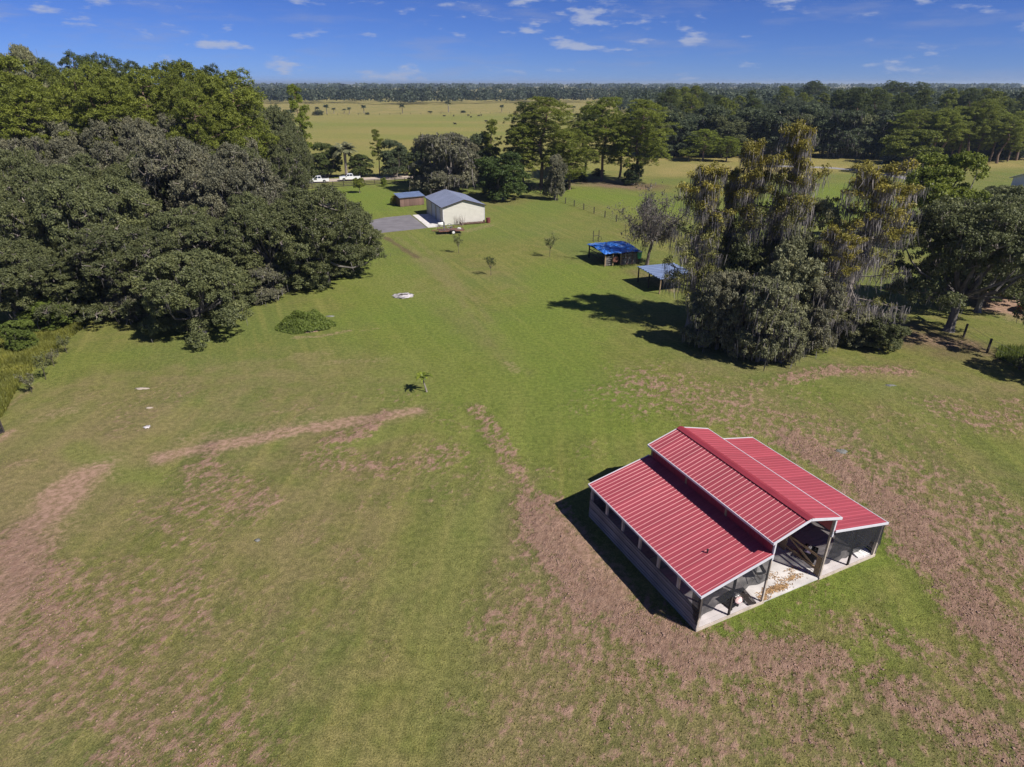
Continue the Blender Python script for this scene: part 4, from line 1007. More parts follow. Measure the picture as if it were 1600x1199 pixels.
def make_oak(seed, Rr=7.0, Hh=13.0, low=.11, ncl=2000, nl=42, moss=320, bare=80, lean=(0, 0), size=.115, rc=.38):
    rs = np.random.RandomState(seed); lobes = []
    for i in range(58):
        t = i*2.4 + rs.uniform(-.5, .5); q = .92*math.sqrt((i+.5)/58)*rs.uniform(.85, 1.1); top = .34 + .58*math.sqrt(max(0, 1-min(1, q)**2))
        z = top*rs.uniform(.78, 1.06) if i % 3 else rs.uniform(low, top*.75)
        lobes.append((Rr*q*math.cos(t)+lean[0], Rr*q*math.sin(t)+lean[1], Hh*z, Rr*rs.uniform(.15, .27)))
    P, d, C, Nn, sz, tint = crown_leaves(rs, lobes, ncl, nl, rc, size, .8)
    wood = MB(); tip = trunk_base(wood, rs, Hh*.26, .05*Hh*.62, (lean[0]*.3, lean[1]*.3))
    for lb in lobes[::2]:
        limb(wood, rs, tip, lb[:3], .05*Hh*.30, .06, 5, .1)
    twig = MB()
    for i in range(bare*3):                                      # branch ends that show between the leaves
        q = P[rs.randint(len(P))]; lb = np.array(min(lobes, key=lambda l: (l[0]-q[0])**2+(l[1]-q[1])**2+(l[2]-q[2])**2)[:3])
        limb(twig, rs, lb, q + (q-lb)*rs.uniform(.0, .22), .07, .025, 4, .14, 4)
    out = {'trunk': wood.mesh('trunk', M['bark_oak']), 'branches': twig.mesh('branches', M['bark_pale']), 'crown': leaf_mesh('crown', C, Nn, sz, tint, M['leaf'], .55, rs)}
    if moss:
        lowm = np.where(d[:, 2] < .55)[0]; k = lowm[rs.randint(len(lowm), size=moss)]
        q = P[k] + rs.randn(moss, 3)*.5
        out['moss'] = strands('moss', q, rs.uniform(.3, 1.2, moss), rs.uniform(.02, .06, moss), rs.rand(moss), rs, M['moss'])
    return out
def make_pine(seed, Hh=26.0, Rr=4.6, start=.42, ncl=900, nl=30, nb=36, size=.18, rc=.44, wide=.30):
    """tall bare stem, ascending limbs, needle clumps massed in billows"""
    rs = np.random.RandomState(seed); wood = MB(); lobes = []
    pts = [(rs.randn()*.12*i, rs.randn()*.12*i, Hh*.95*i/6 - (.2 if i == 0 else 0)) for i in range(7)]
    wood.tube(pts, [.38, .31, .28, .24, .19, .13, .05], 8)
    zz = [p[2] for p in pts]
    for i in range(nb):
        t = (i+rs.rand())/nb; z = Hh*(start + (1-start)*t*.93)
        ln = Rr*max(.2, math.sin(math.pi*(.2+.74*t))**.8)*rs.uniform(.5, 1.05); a = i*2.4+rs.rand()
        base = np.array([np.interp(z, zz, [p[0] for p in pts]), np.interp(z, zz, [p[1] for p in pts]), z])
        e = base + np.array([math.cos(a)*ln, math.sin(a)*ln, ln*rs.uniform(.0, .45)])
        limb(wood, rs, base, e, .085, .02, 4, .07, 4)
        r = Rr*wide*rs.uniform(.7, 1.15)
        lobes.append((*e, r))
        if ln > Rr*.6: lobes.append((*(base+(e-base)*.55+rs.randn(3)*.3), r*.8))
    lobes.append((pts[-1][0], pts[-1][1], Hh-Rr*.22, Rr*wide))
    P, d, C, Nn, sz, tint = crown_leaves(rs, lobes, ncl, nl, rc, size, .8, -.45, .45, .3)
    return {'trunk': wood.mesh('trunk', M['bark_pine']), 'crown': leaf_mesh('crown', C, Nn, sz, tint, M['needle'], .34, rs)}
def make_round(seed, Rr=3.6, Hh=8.5, low=.3, ncl=800, nl=34, size=.12, rc=.33, moss=0, stems=1, skirt=0):
    rs = np.random.RandomState(seed); lobes = []
    for i in range(24):
        t = i*2.4; z = low + (1-low)*(.22+.62*rs.rand()); q = math.sqrt(max(0, 1-((z-low-.35*(1-low))/(1-low)*1.25)**2))*.74*rs.uniform(.45, 1.12)
        lobes.append((Rr*q*math.cos(t), Rr*q*math.sin(t), Hh*z, Rr*.30*rs.uniform(.7, 1.35)))
    for i in range(skirt):
        t = 6.283*i/skirt+rs.rand()*.5; q = rs.uniform(.5, .72); lobes.append((Rr*q*math.cos(t), Rr*q*math.sin(t), Hh*rs.uniform(.10, .24), Rr*.36*rs.uniform(.8, 1.2)))
    P, d, C, Nn, sz, tint = crown_leaves(rs, lobes, ncl, nl, rc, size, .75)
    C[:, 2] = np.maximum(C[:, 2], .06)
    wood = MB()
    for k in range(stems):
        o = rs.randn(2)*.25*(stems > 1); p0 = (o[0], o[1], -.1); tip = (o[0]*2, o[1]*2, Hh*(low*.8+.08))
        wood.tube([p0, (o[0]*1.3, o[1]*1.3, tip[2]*.5), tip], [.024*Hh+.03, .018*Hh+.02, .015*Hh+.02], 7)
        for lb in lobes[k::stems]: limb(wood, rs, tip, lb[:3], .012*Hh+.015, .02, 4, .1, 4)
    out = {'trunk': wood.mesh('trunk', M['bark_pale']), 'crown': leaf_mesh('crown', C, Nn, sz, tint, M['leaf'], .55, rs)}
    if moss:
        k = rs.randint(len(P), size=moss); out['moss'] = strands('moss', P[k]+rs.randn(moss, 3)*.3, rs.uniform(.4, 1.5, moss), rs.uniform(.05, .14, moss), rs.rand(moss), rs, M['moss'])
    return out
def make_cypress(seed, Hh=19.0, Rr=3.6, start=.2, moss=4600, leafn=115, top=.62):
    rs = np.random.RandomState(seed); wood = MB()
    pts = [(rs.randn()*.12*i, rs.randn()*.12*i, Hh*i/7 - (.2 if i == 0 else 0)) for i in range(8)]
    wood.tube(pts, [.75, .48, .40, .33, .26, .2, .13, .05], 9)
    cen, hang = [], []
    for i in range(50):
        t = (i+rs.rand())/50; z = Hh*(start + (1-start)*t*.98); ln = Rr*(1.05-.5*t**1.3)*rs.uniform(.25, 1.35); a = i*2.4+rs.rand()*1.2
        base = np.array([np.interp(z, [p[2] for p in pts], [p[0] for p in pts]), np.interp(z, [p[2] for p in pts], [p[1] for p in pts]), z])
        e = base + np.array([math.cos(a)*ln, math.sin(a)*ln, ln*rs.uniform(-.1, .32)])
        br = limb(wood, rs, base, e, .09, .02, 4, .07, 5)
        for s in br[1:]: cen.append((s, t)); hang += [s + rs.randn(3)*.2 for _ in range(2)]
        for _ in range(2):
            e2 = br[3] + rs.randn(3)*np.array([.8, .8, .35]); limb(wood, rs, br[2], e2, .03, .012, 3, .05, 3); cen.append((e2, t)); hang.append(e2)
    cc = np.array([c for c, _ in cen]); ct = np.array([t for _, t in cen]); keep = rs.rand(len(cc)) < (.32+.68*ct); ccl, ctl = cc[keep], ct[keep]
    n = len(ccl); cs = rs.uniform(.6, 1.3, n); cnt = (leafn*cs**2*(.5+.6*ctl)).astype(int)+5; own = np.repeat(np.arange(n), cnt); m = len(own); kt = rs.rand(n)
    off = unit(rs.randn(m, 3)); C = ccl[own] + off*(rs.rand(m, 1)**.5)*(.62*cs[own])[:, None]*np.array([1.15, 1.15, .8]) + np.array([0,0,.12])
    Nn = unit(rs.randn(m, 3)*.6 + off*.4 + np.array([0,0,.6]))
    tint = .12+.4*kt[own]+.35*rs.rand(m)
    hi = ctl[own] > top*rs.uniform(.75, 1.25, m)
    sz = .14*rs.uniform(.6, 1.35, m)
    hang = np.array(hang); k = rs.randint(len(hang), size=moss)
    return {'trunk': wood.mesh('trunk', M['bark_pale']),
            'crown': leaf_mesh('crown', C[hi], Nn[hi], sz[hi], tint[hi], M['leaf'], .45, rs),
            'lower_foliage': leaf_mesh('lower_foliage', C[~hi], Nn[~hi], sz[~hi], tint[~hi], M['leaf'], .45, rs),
            'moss': strands('moss', hang[k]+rs.randn(moss, 3)*np.array([.3,.3,.12]), rs.uniform(.4, 2.4, moss)*rs.uniform(.4, 1, moss), rs.uniform(.018, .07, moss), rs.rand(moss), rs, M['moss'])}
def make_bare(seed, Hh=9.8, Rr=4.8, moss=2600):
    rs = np.random.RandomState(seed); wood = MB(); ends = []
    wood.tube([(0,0,-.15),(.12,0,.6),(.3,.1,1.8),(.75,.15,Hh*.36)], [.36,.25,.21,.18], 8)
    tip = np.array([.75,.15,Hh*.36])
    for i in range(8):
        a = i*.785+rs.rand()*.5; q = rs.uniform(.45,.9)
        e = np.array([.7+Rr*q*math.cos(a), Rr*q*math.sin(a), Hh*rs.uniform(.62,.9)]); br = limb(wood, rs, tip, e, .12, .04, 6, .12, 6)
        for j in range(12):
            s = br[rs.randint(2, 6)]; e2 = s + rs.randn(3)*np.array([1.1,1.1,.9]) + np.array([0,0,.35]); b2 = limb(wood, rs, s, e2, .045, .016, 4, .1, 4)
            for k in range(6):
                s3 = b2[rs.randint(1, 4)]; e3 = s3 + rs.randn(3)*.62 + np.array([0,0,.1]); limb(wood, rs, s3, e3, .02, .008, 3, .08, 3); ends += [e3, (s3+e3)/2]
    ends = np.array(ends); k = rs.randint(len(ends), size=moss); ln = rs.uniform(.12,.5,moss)*np.where(rs.rand(moss) < .12, 4.0, 1)
    m = 7000; kk = rs.randint(len(ends), size=m)
    return {'trunk': wood.mesh('trunk', M['bark']), 'moss': strands('moss', ends[k]+rs.randn(moss,3)*.15, ln, rs.uniform(.03,.10,moss), rs.rand(moss), rs, M['moss']),
            'crown': leaf_mesh('crown', ends[kk]+rs.randn(m,3)*.3, unit(rs.randn(m,3)), .10*rs.uniform(.6,1.4,m), rs.rand(m), M['leaf'], .6, rs)}
def make_palm(seed, Hh=6.5, Rr=2.1, nf=34, trunk_r=.2):
    rs = np.random.RandomState(seed); wood = MB(); wood.tube([(0,0,-.1),(.05,0,Hh*.4),(.1,.05,Hh*.86)], [trunk_r*1.3, trunk_r, trunk_r*1.15], 8)
    V, F, tn = [], [], []
    for i in range(nf):
        a = i*2.4; el = rs.uniform(-.75, 1.15); L_ = Rr*rs.uniform(.8, 1.15); d = np.array([math.cos(a), math.sin(a), 0]); sd_ = np.array([-math.sin(a), math.cos(a), 0])
        prev = None
        for k in range(7):
            t = k/6; p = np.array([.1,.05,Hh*.87]) + d*L_*t*math.cos(el*(1-.3*t)) + np.array([0,0,1])*(L_*t*math.sin(el) - .75*L_*t*t*.55)
            if k:
                for s in (-1, 1):
                    w = L_*.36*math.sin(math.pi*min(1, .18+t*.8)); q = len(V)
                    V += [prev, p, p + sd_*s*w*.9 + d*w*.5 - np.array([0,0,w*.35]), prev + sd_*s*w*.55 + d*w*.1 - np.array([0,0,w*.15])]; F.append((q,q+1,q+2,q+3)); tn.append(rs.rand()*.8*(1 if el > -.3 else 1.2))
            prev = p
    return {'trunk': wood.mesh('trunk', M['bark_pale']), 'crown': np_mesh('crown', np.array(V), np.array(F), M['leaf'], {'tint': ('FACE', np.clip(tn, 0, 1))})}
def make_sapling(seed, Hh=3.0, leafn=420, spread=.9):
    rs = np.random.RandomState(seed); wood = MB(); ends = []
    wood.tube([(0,0,-.05),(.05,.02,Hh*.3),(.02,.05,Hh*.5)], [.04,.03,.025], 6)
    for i in range(9):
        a = i*2.4; e = np.array([math.cos(a)*spread*rs.uniform(.3,1), math.sin(a)*spread*rs.uniform(.3,1), Hh*rs.uniform(.65,1)]); b_ = limb(wood, rs, (.02,.05,Hh*rs.uniform(.3,.5)), e, .024, .008, 4, .08, 4)
        ends += b_[2:]
    ends = np.array(ends); k = rs.randint(len(ends), size=leafn)
    return {'trunk': wood.mesh('trunk', M['bark']), 'crown': leaf_mesh('crown', ends[k]+rs.randn(leafn,3)*.14, unit(rs.randn(leafn,3)), .10*rs.uniform(.6,1.4,leafn), rs.rand(leafn), M['leaf'], .45, rs)}

GREEN = {'oak': (.124,.142,.060,1), 'oak_grey': (.165,.166,.108,1), 'pine': (.165,.195,.032,1), 'pine_light': (.190,.235,.034,1), 'pine_dark': (.088,.115,.034,1),
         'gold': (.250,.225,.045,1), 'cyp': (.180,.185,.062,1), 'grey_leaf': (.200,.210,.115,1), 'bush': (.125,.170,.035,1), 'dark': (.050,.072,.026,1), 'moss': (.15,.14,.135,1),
         'moss_lilac': (.27,.25,.245,1), 'bright': (.15,.20,.024,1), 'yellow': (.32,.29,.025,1), 'dusky': (.080,.104,.052,1), 'far': (.050,.068,.044,1), 'deep': (.065,.10,.024,1)}
def plant(name, parts, x, y, s, sz, rz, label, cat, group, colour, moss_col='moss', low_col='cyp', z=0):
    root = empty(name, (x, y, z), rz, label, cat, group)
    for pn_, me in parts.items():
        o = link(pn_, me, root, scale=(s, s, sz))
        if pn_ != 'trunk': o['kind'] = 'stuff'
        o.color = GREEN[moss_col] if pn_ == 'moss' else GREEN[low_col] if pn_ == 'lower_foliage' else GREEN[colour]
    return root
OAK = [make_oak(11), make_oak(23, moss=400), make_oak(37, Rr=7.4, low=.15), make_oak(41, moss=620, bare=150)]
PINE = [make_pine(3), make_pine(8, Rr=5.2, start=.48), make_pine(15, Rr=4.2, start=.34, nb=30, wide=.26), make_pine(19, Rr=6.2, start=.20, nb=48, ncl=1500)]
ROUND = [make_round(5), make_round(9, low=.08, stems=3, skirt=8, ncl=1150), make_round(14, low=.14, skirt=6, ncl=1100), make_round(27, low=.06, stems=4, skirt=9, ncl=1150, moss=900)]
OH, OR_, PH, RH, RR = 13.0, 7.0, 26.0, 8.5, 3.6
tr_rnd = random.Random(2024)
ORD = 'first second third fourth fifth sixth seventh eighth ninth tenth eleventh twelfth thirteenth fourteenth fifteenth sixteenth'.split()

def oak_at(px, py_top, depth, rad, label, group=None, col='oak', k=None, moss='moss', name='live_oak'):
    x, y, h = spot(px, py_top, depth); k = tr_rnd.randrange(4) if k is None else k
    return plant(name, OAK[k], x, y, rad/OR_, h/(OH*1.0), tr_rnd.uniform(0, 6.28), label, 'tree', group, col, moss)
def pine_at(px, py_top, depth, rad, label, group=None, col='pine', k=None):
    x, y, h = spot(px, py_top, depth); k = tr_rnd.randrange(4) if k is None else k
    return plant('pine_tree', PINE[k], x, y, rad/(4.6 if k != 3 else 6.2), h/(PH*1.01), tr_rnd.uniform(0, 6.28), label, 'tree', group, col)
def round_at(px, py_top, depth, rad, label, group=None, col='oak', k=None, name='leafy_tree'):
    x, y, h = spot(px, py_top, depth); k = tr_rnd.randrange(4) if k is None else k
    return plant(name, ROUND[k], x, y, rad/RR, h/RH, tr_rnd.uniform(0, 6.28), label, 'tree', group, col)

# ---- the wood on the left: front edge trees set out one by one, the rest filling in behind
LW = 'live oaks of the wood left of the lawn'
x, y, h = spot(292, 405, 65.0); plant('live_oak', make_oak(71, Rr=5.6, Hh=h*1.04, low=.06, ncl=1500, moss=160, bare=50), x, y, 1, 1, .7, 'low live oak standing farthest forward from the left wood', 'tree', LW, 'oak')
oak_at(180, 352, 71, 6.4, 'live oak with pale bare limb at the left wood front, left of the foremost oak', LW, k=3)
oak_at(60, 400, 70, 6.0, 'live oak above the weedy corner at the left edge', LW, k=1)
oak_at(-15, 380, 66, 5.5, 'live oak cut by the left edge above the weeds', LW, k=2)
oak_at(405, 300, 81, 6.6, 'mossy live oak with visible trunks just behind the green mound', LW, k=1)
oak_at(492, 296, 84, 6.8, 'live oak at the right tip of the left wood above the lawn', LW, k=2)
oak_at(548, 345, 91, 4.2, 'narrow live oak overhanging the driveway at the wood tip', LW, k=0)
oak_at(300, 330, 78, 6.6, 'live oak rising directly behind the foremost oak', LW, k=3)
for px_, pt, dp, rr, kk, lb in ((120,415,71.5,4.0,2,'leafy oak beneath the pale limbed oak, toward the weedy corner'),(215,425,71.5,4.2,3,'leafy oak just left of the foremost oak'),(352,392,75.5,4.2,1,'leafy oak just right of the foremost oak'),
        (398,412,77,3.2,3,'low mossy oak behind the green mound'),(462,362,82,4.0,2,'leafy oak under the right tip of the left wood'),(522,372,88,3.6,1,'low oak closing the right tip of the left wood')):
    round_at(px_, pt, dp, rr, lb, LW, 'oak' if kk < 3 else 'oak_grey', kk, 'live_oak')
fill = []
for j, depth in enumerate((82, 91, 100, 110, 121, 133)):
    dpt = depth*_c + CAM_H*_s*.3
    for i in range(14):
        x = -118 + i*9.4 + (4.7 if j % 2 else 0) + tr_rnd.uniform(-1.6, 1.6); y = depth + tr_rnd.uniform(-2.5, 2.5)
        pxs = 800 + F_PX*x/(y*_c+14*_s)
        xmax = {82:-46, 91:-38, 100:-37, 110:-41, 121:-50, 133:-52}[depth]
        if x > xmax or pxs < -70: continue
        h = {82:15.5, 91:17, 100:18.5, 110:19.5, 121:20, 133:20}[depth]*tr_rnd.uniform(.88, 1.08)
        if x > xmax-9 and depth > 95: h *= .82
        fill.append((x, y, h, depth))
for x, y, h, depth in fill:
    k = tr_rnd.randrange(4); gap = x < -70 and 86 < depth < 112 and tr_rnd.random() < .35
    plant('live_oak', OAK[k], x, y, tr_rnd.uniform(.88, 1.1), h/OH, tr_rnd.uniform(0, 6.28),
          'large mossy live oak deep in the crowded left wood', 'tree', 'live oaks deep in the left wood', 'oak_grey' if gap or tr_rnd.random() < .34 else 'oak', 'moss')
for x_, y_t, dp, rr in ((40,118,118,5.5),(105,108,124,5.5),(150,100,132,5.),(205,110,128,5.5),(262,112,126,5.),(300,98,140,5.),(330,118,122,5.),(352,112,128,5.5),(-10,88,120,6),(70,100,135,5.5),(180,122,116,5.5),(240,100,138,5),(375,135,130,4.6),(20,140,108,5.5),(130,138,112,5),(290,130,116,5.)):
    pine_at(x_, y_t, dp, rr, 'tall light green pine rising above the oaks of the left wood', 'tall pines at the back of the left wood', 'pine', k=[1,3,0][(x_+dp)%3])
for x_, y_t, dp in ((112,84,165),(135,86,170),(70,92,160),(210,98,165),(270,96,170),(318,104,165),(175,90,172)):
    pine_at(x_, y_t, dp, 4.6, 'dark pine top on the skyline of the left wood', 'skyline pines of the left wood', 'pine_dark', k=1)
oak_at(15, 78, 150, 7.5, 'tan brown tree crown on the skyline at the far left', None, 'grey_leaf', k=2, name='broad_tree')
for i, (px_, pt, dp, rr) in enumerate(((400,150,160,6.5),(420,175,150,6.5),(440,190,165,5),(440,205,138,5.5),(440,240,126,4.8))):
    oak_at(px_, pt, dp, rr, ORD[i] + ' live oak from the left on the far flank of the left wood', 'live oaks on the far flank of the left wood', k=tr_rnd.randrange(4))
pine_at(459, 131, 172, 3.4, 'slender bright green pine standing above the flank of the left wood', None, 'pine_light', k=2)
for i, (px_, pt, dp, rr, kk) in enumerate(((20,500,60,1.5,1),(60,470,66,2.6,1),(115,462,69.5,2.2,1),(150,480,72,2.0,2),(206,478,70,1.8,1))):
    round_at(px_, pt, dp, rr, ORD[i] + ' yellow green shrub from the left along the front of the left wood', 'shrubs along the front of the left wood', 'bush', kk, 'shrub')
round_at(40, 516, 64, 1.1, 'bright yellow green bush in the weedy left corner', None, 'bright', 1, 'shrub')

# ---- trees along the sandy road and round the garage
round_at(505, 222, 192, 4.6, 'dense green tree just behind the left pickup', None, 'pine_dark', 1)
round_at(560, 240, 193, 3.9, 'low round tree behind the right pickup', None, 'pine_dark', 2)
round_at(476, 246, 190, 2.8, 'yellow green shrub at the road end of the wood', None, 'bright', 1, 'shrub')
round_at(612, 217, 192, 4.0, 'dark evergreen tree right of the slender roadside pine', None, 'dusky', 1)
pine_at(587, 202, 194, 2.2, 'slender roadside pine with light green top', None, 'pine', k=2)
round_at(632, 235, 196, 2.6, 'olive shrub against the dark roadside evergreen', None, 'pine', 1)
round_at(690, 203, 164, 7.4, 'broad grey green tree behind the cream garage', None, 'oak_grey', 3, 'broad_tree')
round_at(663, 226, 176, 5.0, 'darker tree at the left shoulder of the broad grey tree', None, 'dusky', 2)
round_at(722, 222, 172, 4.6, 'grey tree at the right shoulder of the broad grey tree', None, 'oak_grey', 1)
round_at(785, 236, 153.5, 6.4, 'dense dark green tree with short trunk right of the garage', None, 'deep', 2)
pine_at(767, 186, 182, 3.0, 'pointed pine left of the big shaggy pine', None, 'pine', k=2)
round_at(752, 206, 185, 5.0, 'grey green tree under the pointed pine', None, 'dusky', 1)
pine_at(848, 152, 170, 9.6, 'big shaggy pine with bare grey limbs behind the garage', None, 'pine', k=3)
pine_at(818, 160, 178, 5.6, 'dark pine at the left of the big shaggy pine', None, 'pine_dark', k=3)
pine_at(893, 205, 168, 6.0, 'low shaggy pine between the big pine clusters', None, 'pine', k=3)
round_at(868, 240, 152.2, 2.6, 'vine wrapped tree at the corner of the wire fence', None, 'oak_grey', 1)
pine_at(948, 152, 184, 7.6, 'left tall pine of the cluster beyond the wire fence', None, 'pine_light', k=3)
pine_at(1003, 156, 180, 8.6, 'right tall pine of the cluster beyond the wire fence', None, 'pine', k=3)
pine_at(918, 165, 196, 5.0, 'dark pine behind the tall pine cluster', None, 'pine_dark', k=1)
pine_at(975, 180, 190, 5.0, 'mid height pine inside the tall pine cluster', None, 'pine', k=0)
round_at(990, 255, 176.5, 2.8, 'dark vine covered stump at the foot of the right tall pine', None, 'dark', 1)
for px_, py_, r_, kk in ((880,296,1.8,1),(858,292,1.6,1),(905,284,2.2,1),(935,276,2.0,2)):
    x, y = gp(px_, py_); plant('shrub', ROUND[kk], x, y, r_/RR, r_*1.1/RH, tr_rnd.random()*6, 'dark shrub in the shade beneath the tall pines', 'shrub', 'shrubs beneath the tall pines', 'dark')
x, y = gp(562, 302); plant('shrub', ROUND[0], x, y, 1.7/RR, 3.5/RH, .4, 'round green shrub alone on the lawn before the board fence', 'shrub', None, 'pine')
x, y = gp(600, 292); plant('shrub', ROUND[2], x, y, .9/RR, 2.4/RH, .9, 'small pale young tree close to the board fence', 'shrub', None, 'bright')
x, y = gp(617, 322); plant('shrub', ROUND[1], x-.2, y+.9, 1.0/RR, 2.1/RH, .9, 'bright yellow bush against the end of the plank shed', 'shrub', None, 'yellow')
PALM = make_palm(3)
x, y, h = spot(535, 217, 190); plant('sabal_palm', PALM, x, y, h/6.5*1.15, h/7.3, .3, 'shaggy palm between the two pickups', 'palm', None, 'grey_leaf')

# ---- cypress group draped in moss, right of the lawn
CYP = [make_cypress(2), make_cypress(7, Rr=4.2, start=.15), make_cypress(13, Rr=5.0, start=.12, moss=7000, top=.5)]
def cyp_at(px, py_top, depth, k, rad, label):
    x, y, h = spot(px, py_top, depth)
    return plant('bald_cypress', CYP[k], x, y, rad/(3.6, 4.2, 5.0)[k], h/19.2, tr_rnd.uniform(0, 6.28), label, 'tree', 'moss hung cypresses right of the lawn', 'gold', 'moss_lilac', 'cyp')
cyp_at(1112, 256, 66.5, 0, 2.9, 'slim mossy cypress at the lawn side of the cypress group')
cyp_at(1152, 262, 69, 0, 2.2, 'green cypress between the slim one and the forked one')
cyp_at(1192, 218, 67, 1, 2.9, 'pale trunked mossy cypress left of the tallest cypress')
cyp_at(1257, 190, 65.5, 1, 3.3, 'tallest cypress with golden top in the mossy group')
cyp_at(1374, 258, 63.5, 2, 5.0, 'broad cypress with curtains of grey moss nearest the big oak')
cyp_at(1312, 350, 62, 2, 3.2, 'lower cypress filling the middle of the mossy group')
for px_, pt, dp, rr, kk, cc, lb in ((1110,455,61,2.2,3,'grey_leaf','grey green leafy tree at the lawn corner of the cypress group'),(1140,420,60.5,2.5,1,'oak_grey','second leafy tree from the lawn at the cypress feet'),
        (1170,470,58.8,2.0,3,'grey_leaf','low grey leafy tree beside the foremost one'),(1214,428,57.4,2.9,3,'grey_leaf','grey green leafy tree foremost below the cypresses'),(1250,372,61.0,3.2,2,'grey_leaf','tall grey green tree under the golden topped cypress'),
        (1288,430,60,2.3,3,'oak_grey','grey leafy tree in the middle of the cypress feet'),(1165,372,65,2.8,2,'oak','dark leafy tree within the left of the cypress group'),(1236,480,57,1.9,3,'grey_leaf','low grey tree at the very front of the cypress group')):
    x, y, h = spot(px_, pt, dp); plant('leafy_tree', ROUND[kk], x, y, rr/RR, h/RH, tr_rnd.uniform(0,6.28), lb, 'tree', 'leafy trees at the cypress feet', cc)
for px_, pt, dp, rr in ((1388,490,60.5,2.2),(1262,300,66.5,3.4),(1345,480,62,2.4)):
    round_at(px_, pt, dp, rr, {1388:'green bush at the oak side foot of the cypress group',1262:'round grey leafy crown halfway up the tallest cypress',1345:'olive bush under the broad mossy cypress'}[px_], None, 'oak' if px_ == 1388 else 'grey_leaf', 1)
BARE = make_bare(6)
x, y = gp(1010, 416); plant('mossy_tree', BARE, x, y, 1.05, 1.04, .4, 'nearly bare grey tree hung with moss beside the blue shelter', 'tree', None, 'moss', 'moss')
OAKB = make_oak(52, Rr=8.0, Hh=14, low=.3, moss=1100, ncl=2300)
x, y = gp(1482, 518); plant('live_oak', OAKB, x, y, 1.0, 1.08, .3, 'big dark live oak with thick trunk right of the cypresses', 'tree', None, 'oak')
x, y, h = spot(1590, 300, 72); plant('live_oak', OAK[1], x, y, .8, h/OH, 2.3, 'live oak cut by the right edge beside the big oak', 'tree', None, 'oak')
x, y = gp(1612, 600); plant('live_oak', OAK[3], x+2.6, y+1, .42, .42, 1.0, 'low oak branches entering at the right edge above the wire fence', 'tree', None, 'oak')
round_at(1572, 345, 77, 4.6, 'leafy tree at the right edge behind the big oak', None, 'oak', 2)
round_at(1572, 288, 118, 4.6, 'dark tree hiding the end of the white house', None, 'oak', 1)
round_at(1490, 240, 105, 6.2, 'bright green tree showing above the big oak', None, 'pine_light', 0, 'broad_tree')

# ---- open ground and woods on the right
pine_at(1104, 202, 236, 6.2, 'young light green pine before the dark oaks, left of the cypresses', None, 'pine_light', k=3)
pine_at(1140, 214, 232, 4.4, 'lower light green pine beside the young pine', None, 'pine_light', k=3)
round_at(1078, 232, 233, 3.6, 'small light green tree left of the young pine', None, 'pine', 0)
round_at(1432, 204, 200, 8.4, 'spreading light green tree beside the lane', None, 'pine', 0, 'broad_tree')
PALMS = make_palm(9, Hh=2.6, Rr=3.4, nf=30, trunk_r=.3)
x, y = gp(1390, 268); plant('date_palm', PALMS, x, y, 1.25, 1.3, .1, 'low bushy palm by the lane and white pole', 'palm', None, 'dusky')
for i in range(16):
    px_ = 1418 + i*13 + tr_rnd.uniform(-3, 3); dp = 243 + tr_rnd.uniform(-4, 4)
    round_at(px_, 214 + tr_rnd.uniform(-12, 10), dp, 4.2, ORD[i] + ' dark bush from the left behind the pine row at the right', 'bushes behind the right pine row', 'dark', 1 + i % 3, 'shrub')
RW = 'dark oaks of the wood beyond the lane'
for i in range(15):
    px_ = 1030 + i*27 + tr_rnd.uniform(-5, 5); dp = 252 + tr_rnd.uniform(-4, 10) - .06*max(0, px_-1200)
    round_at(px_, 166 + tr_rnd.uniform(-8, 14), dp, 8.6, ORD[i] + ' dark live oak from the left along the front of the wood beyond the lane', RW, 'dusky' if i % 4 else 'oak', 1 + i % 3, 'live_oak')
for i in range(13):
    px_ = 1425 + i*16 + tr_rnd.uniform(-4, 4); dp = 226 + tr_rnd.uniform(-6, 10)
    pine_at(px_, 168 + tr_rnd.uniform(-14, 14), dp, 5.6, ORD[i] + ' light green pine from the left in the bare trunked row at the right', 'pine row at the right beyond the lane', 'pine' if i % 3 else 'pine_light', k=[0,1,3][i % 3])
for j, dp0 in enumerate((268, 290, 316, 346)):
    n = 26 + j*3
    for i in range(n):
        px_ = 1012 + j*6 + i*(610/n) + tr_rnd.uniform(-6, 6); dp = dp0 + tr_rnd.uniform(-8, 8); x = (px_-800)/F_PX*(dp*_c+7*_s)
        if tr_rnd.random() < (.3 if px_ < 1400 else .55):
            plant('pine_tree', PINE[tr_rnd.choice((0,2,3))], x, dp, tr_rnd.uniform(.85,1.1), tr_rnd.uniform(.72,.92), tr_rnd.uniform(0,6.28), 'green pine standing among the dark oaks of the right wood', 'tree', 'pines within the right wood', 'pine' if tr_rnd.random() < .6 else 'pine_dark')
        else:
            plant('live_oak', OAK[tr_rnd.randrange(4)], x, dp, tr_rnd.uniform(1.0,1.3), tr_rnd.uniform(1.1,1.4), tr_rnd.uniform(0,6.28), 'dark oak behind the front row of the right wood', 'tree', 'oaks within the right wood', 'dusky')
for px_, pt, dp in ((1268,127,520),(1275,129,515),(1400,127,480),(1442,129,470),(1408,130,476),(1060,143,430),(1120,150,380),(1085,137,470)):
    pine_at(px_, pt, dp, 7.5, 'tall pine breaking the skyline above the right wood', 'skyline pines above the right wood', 'pine_dark', k=1)

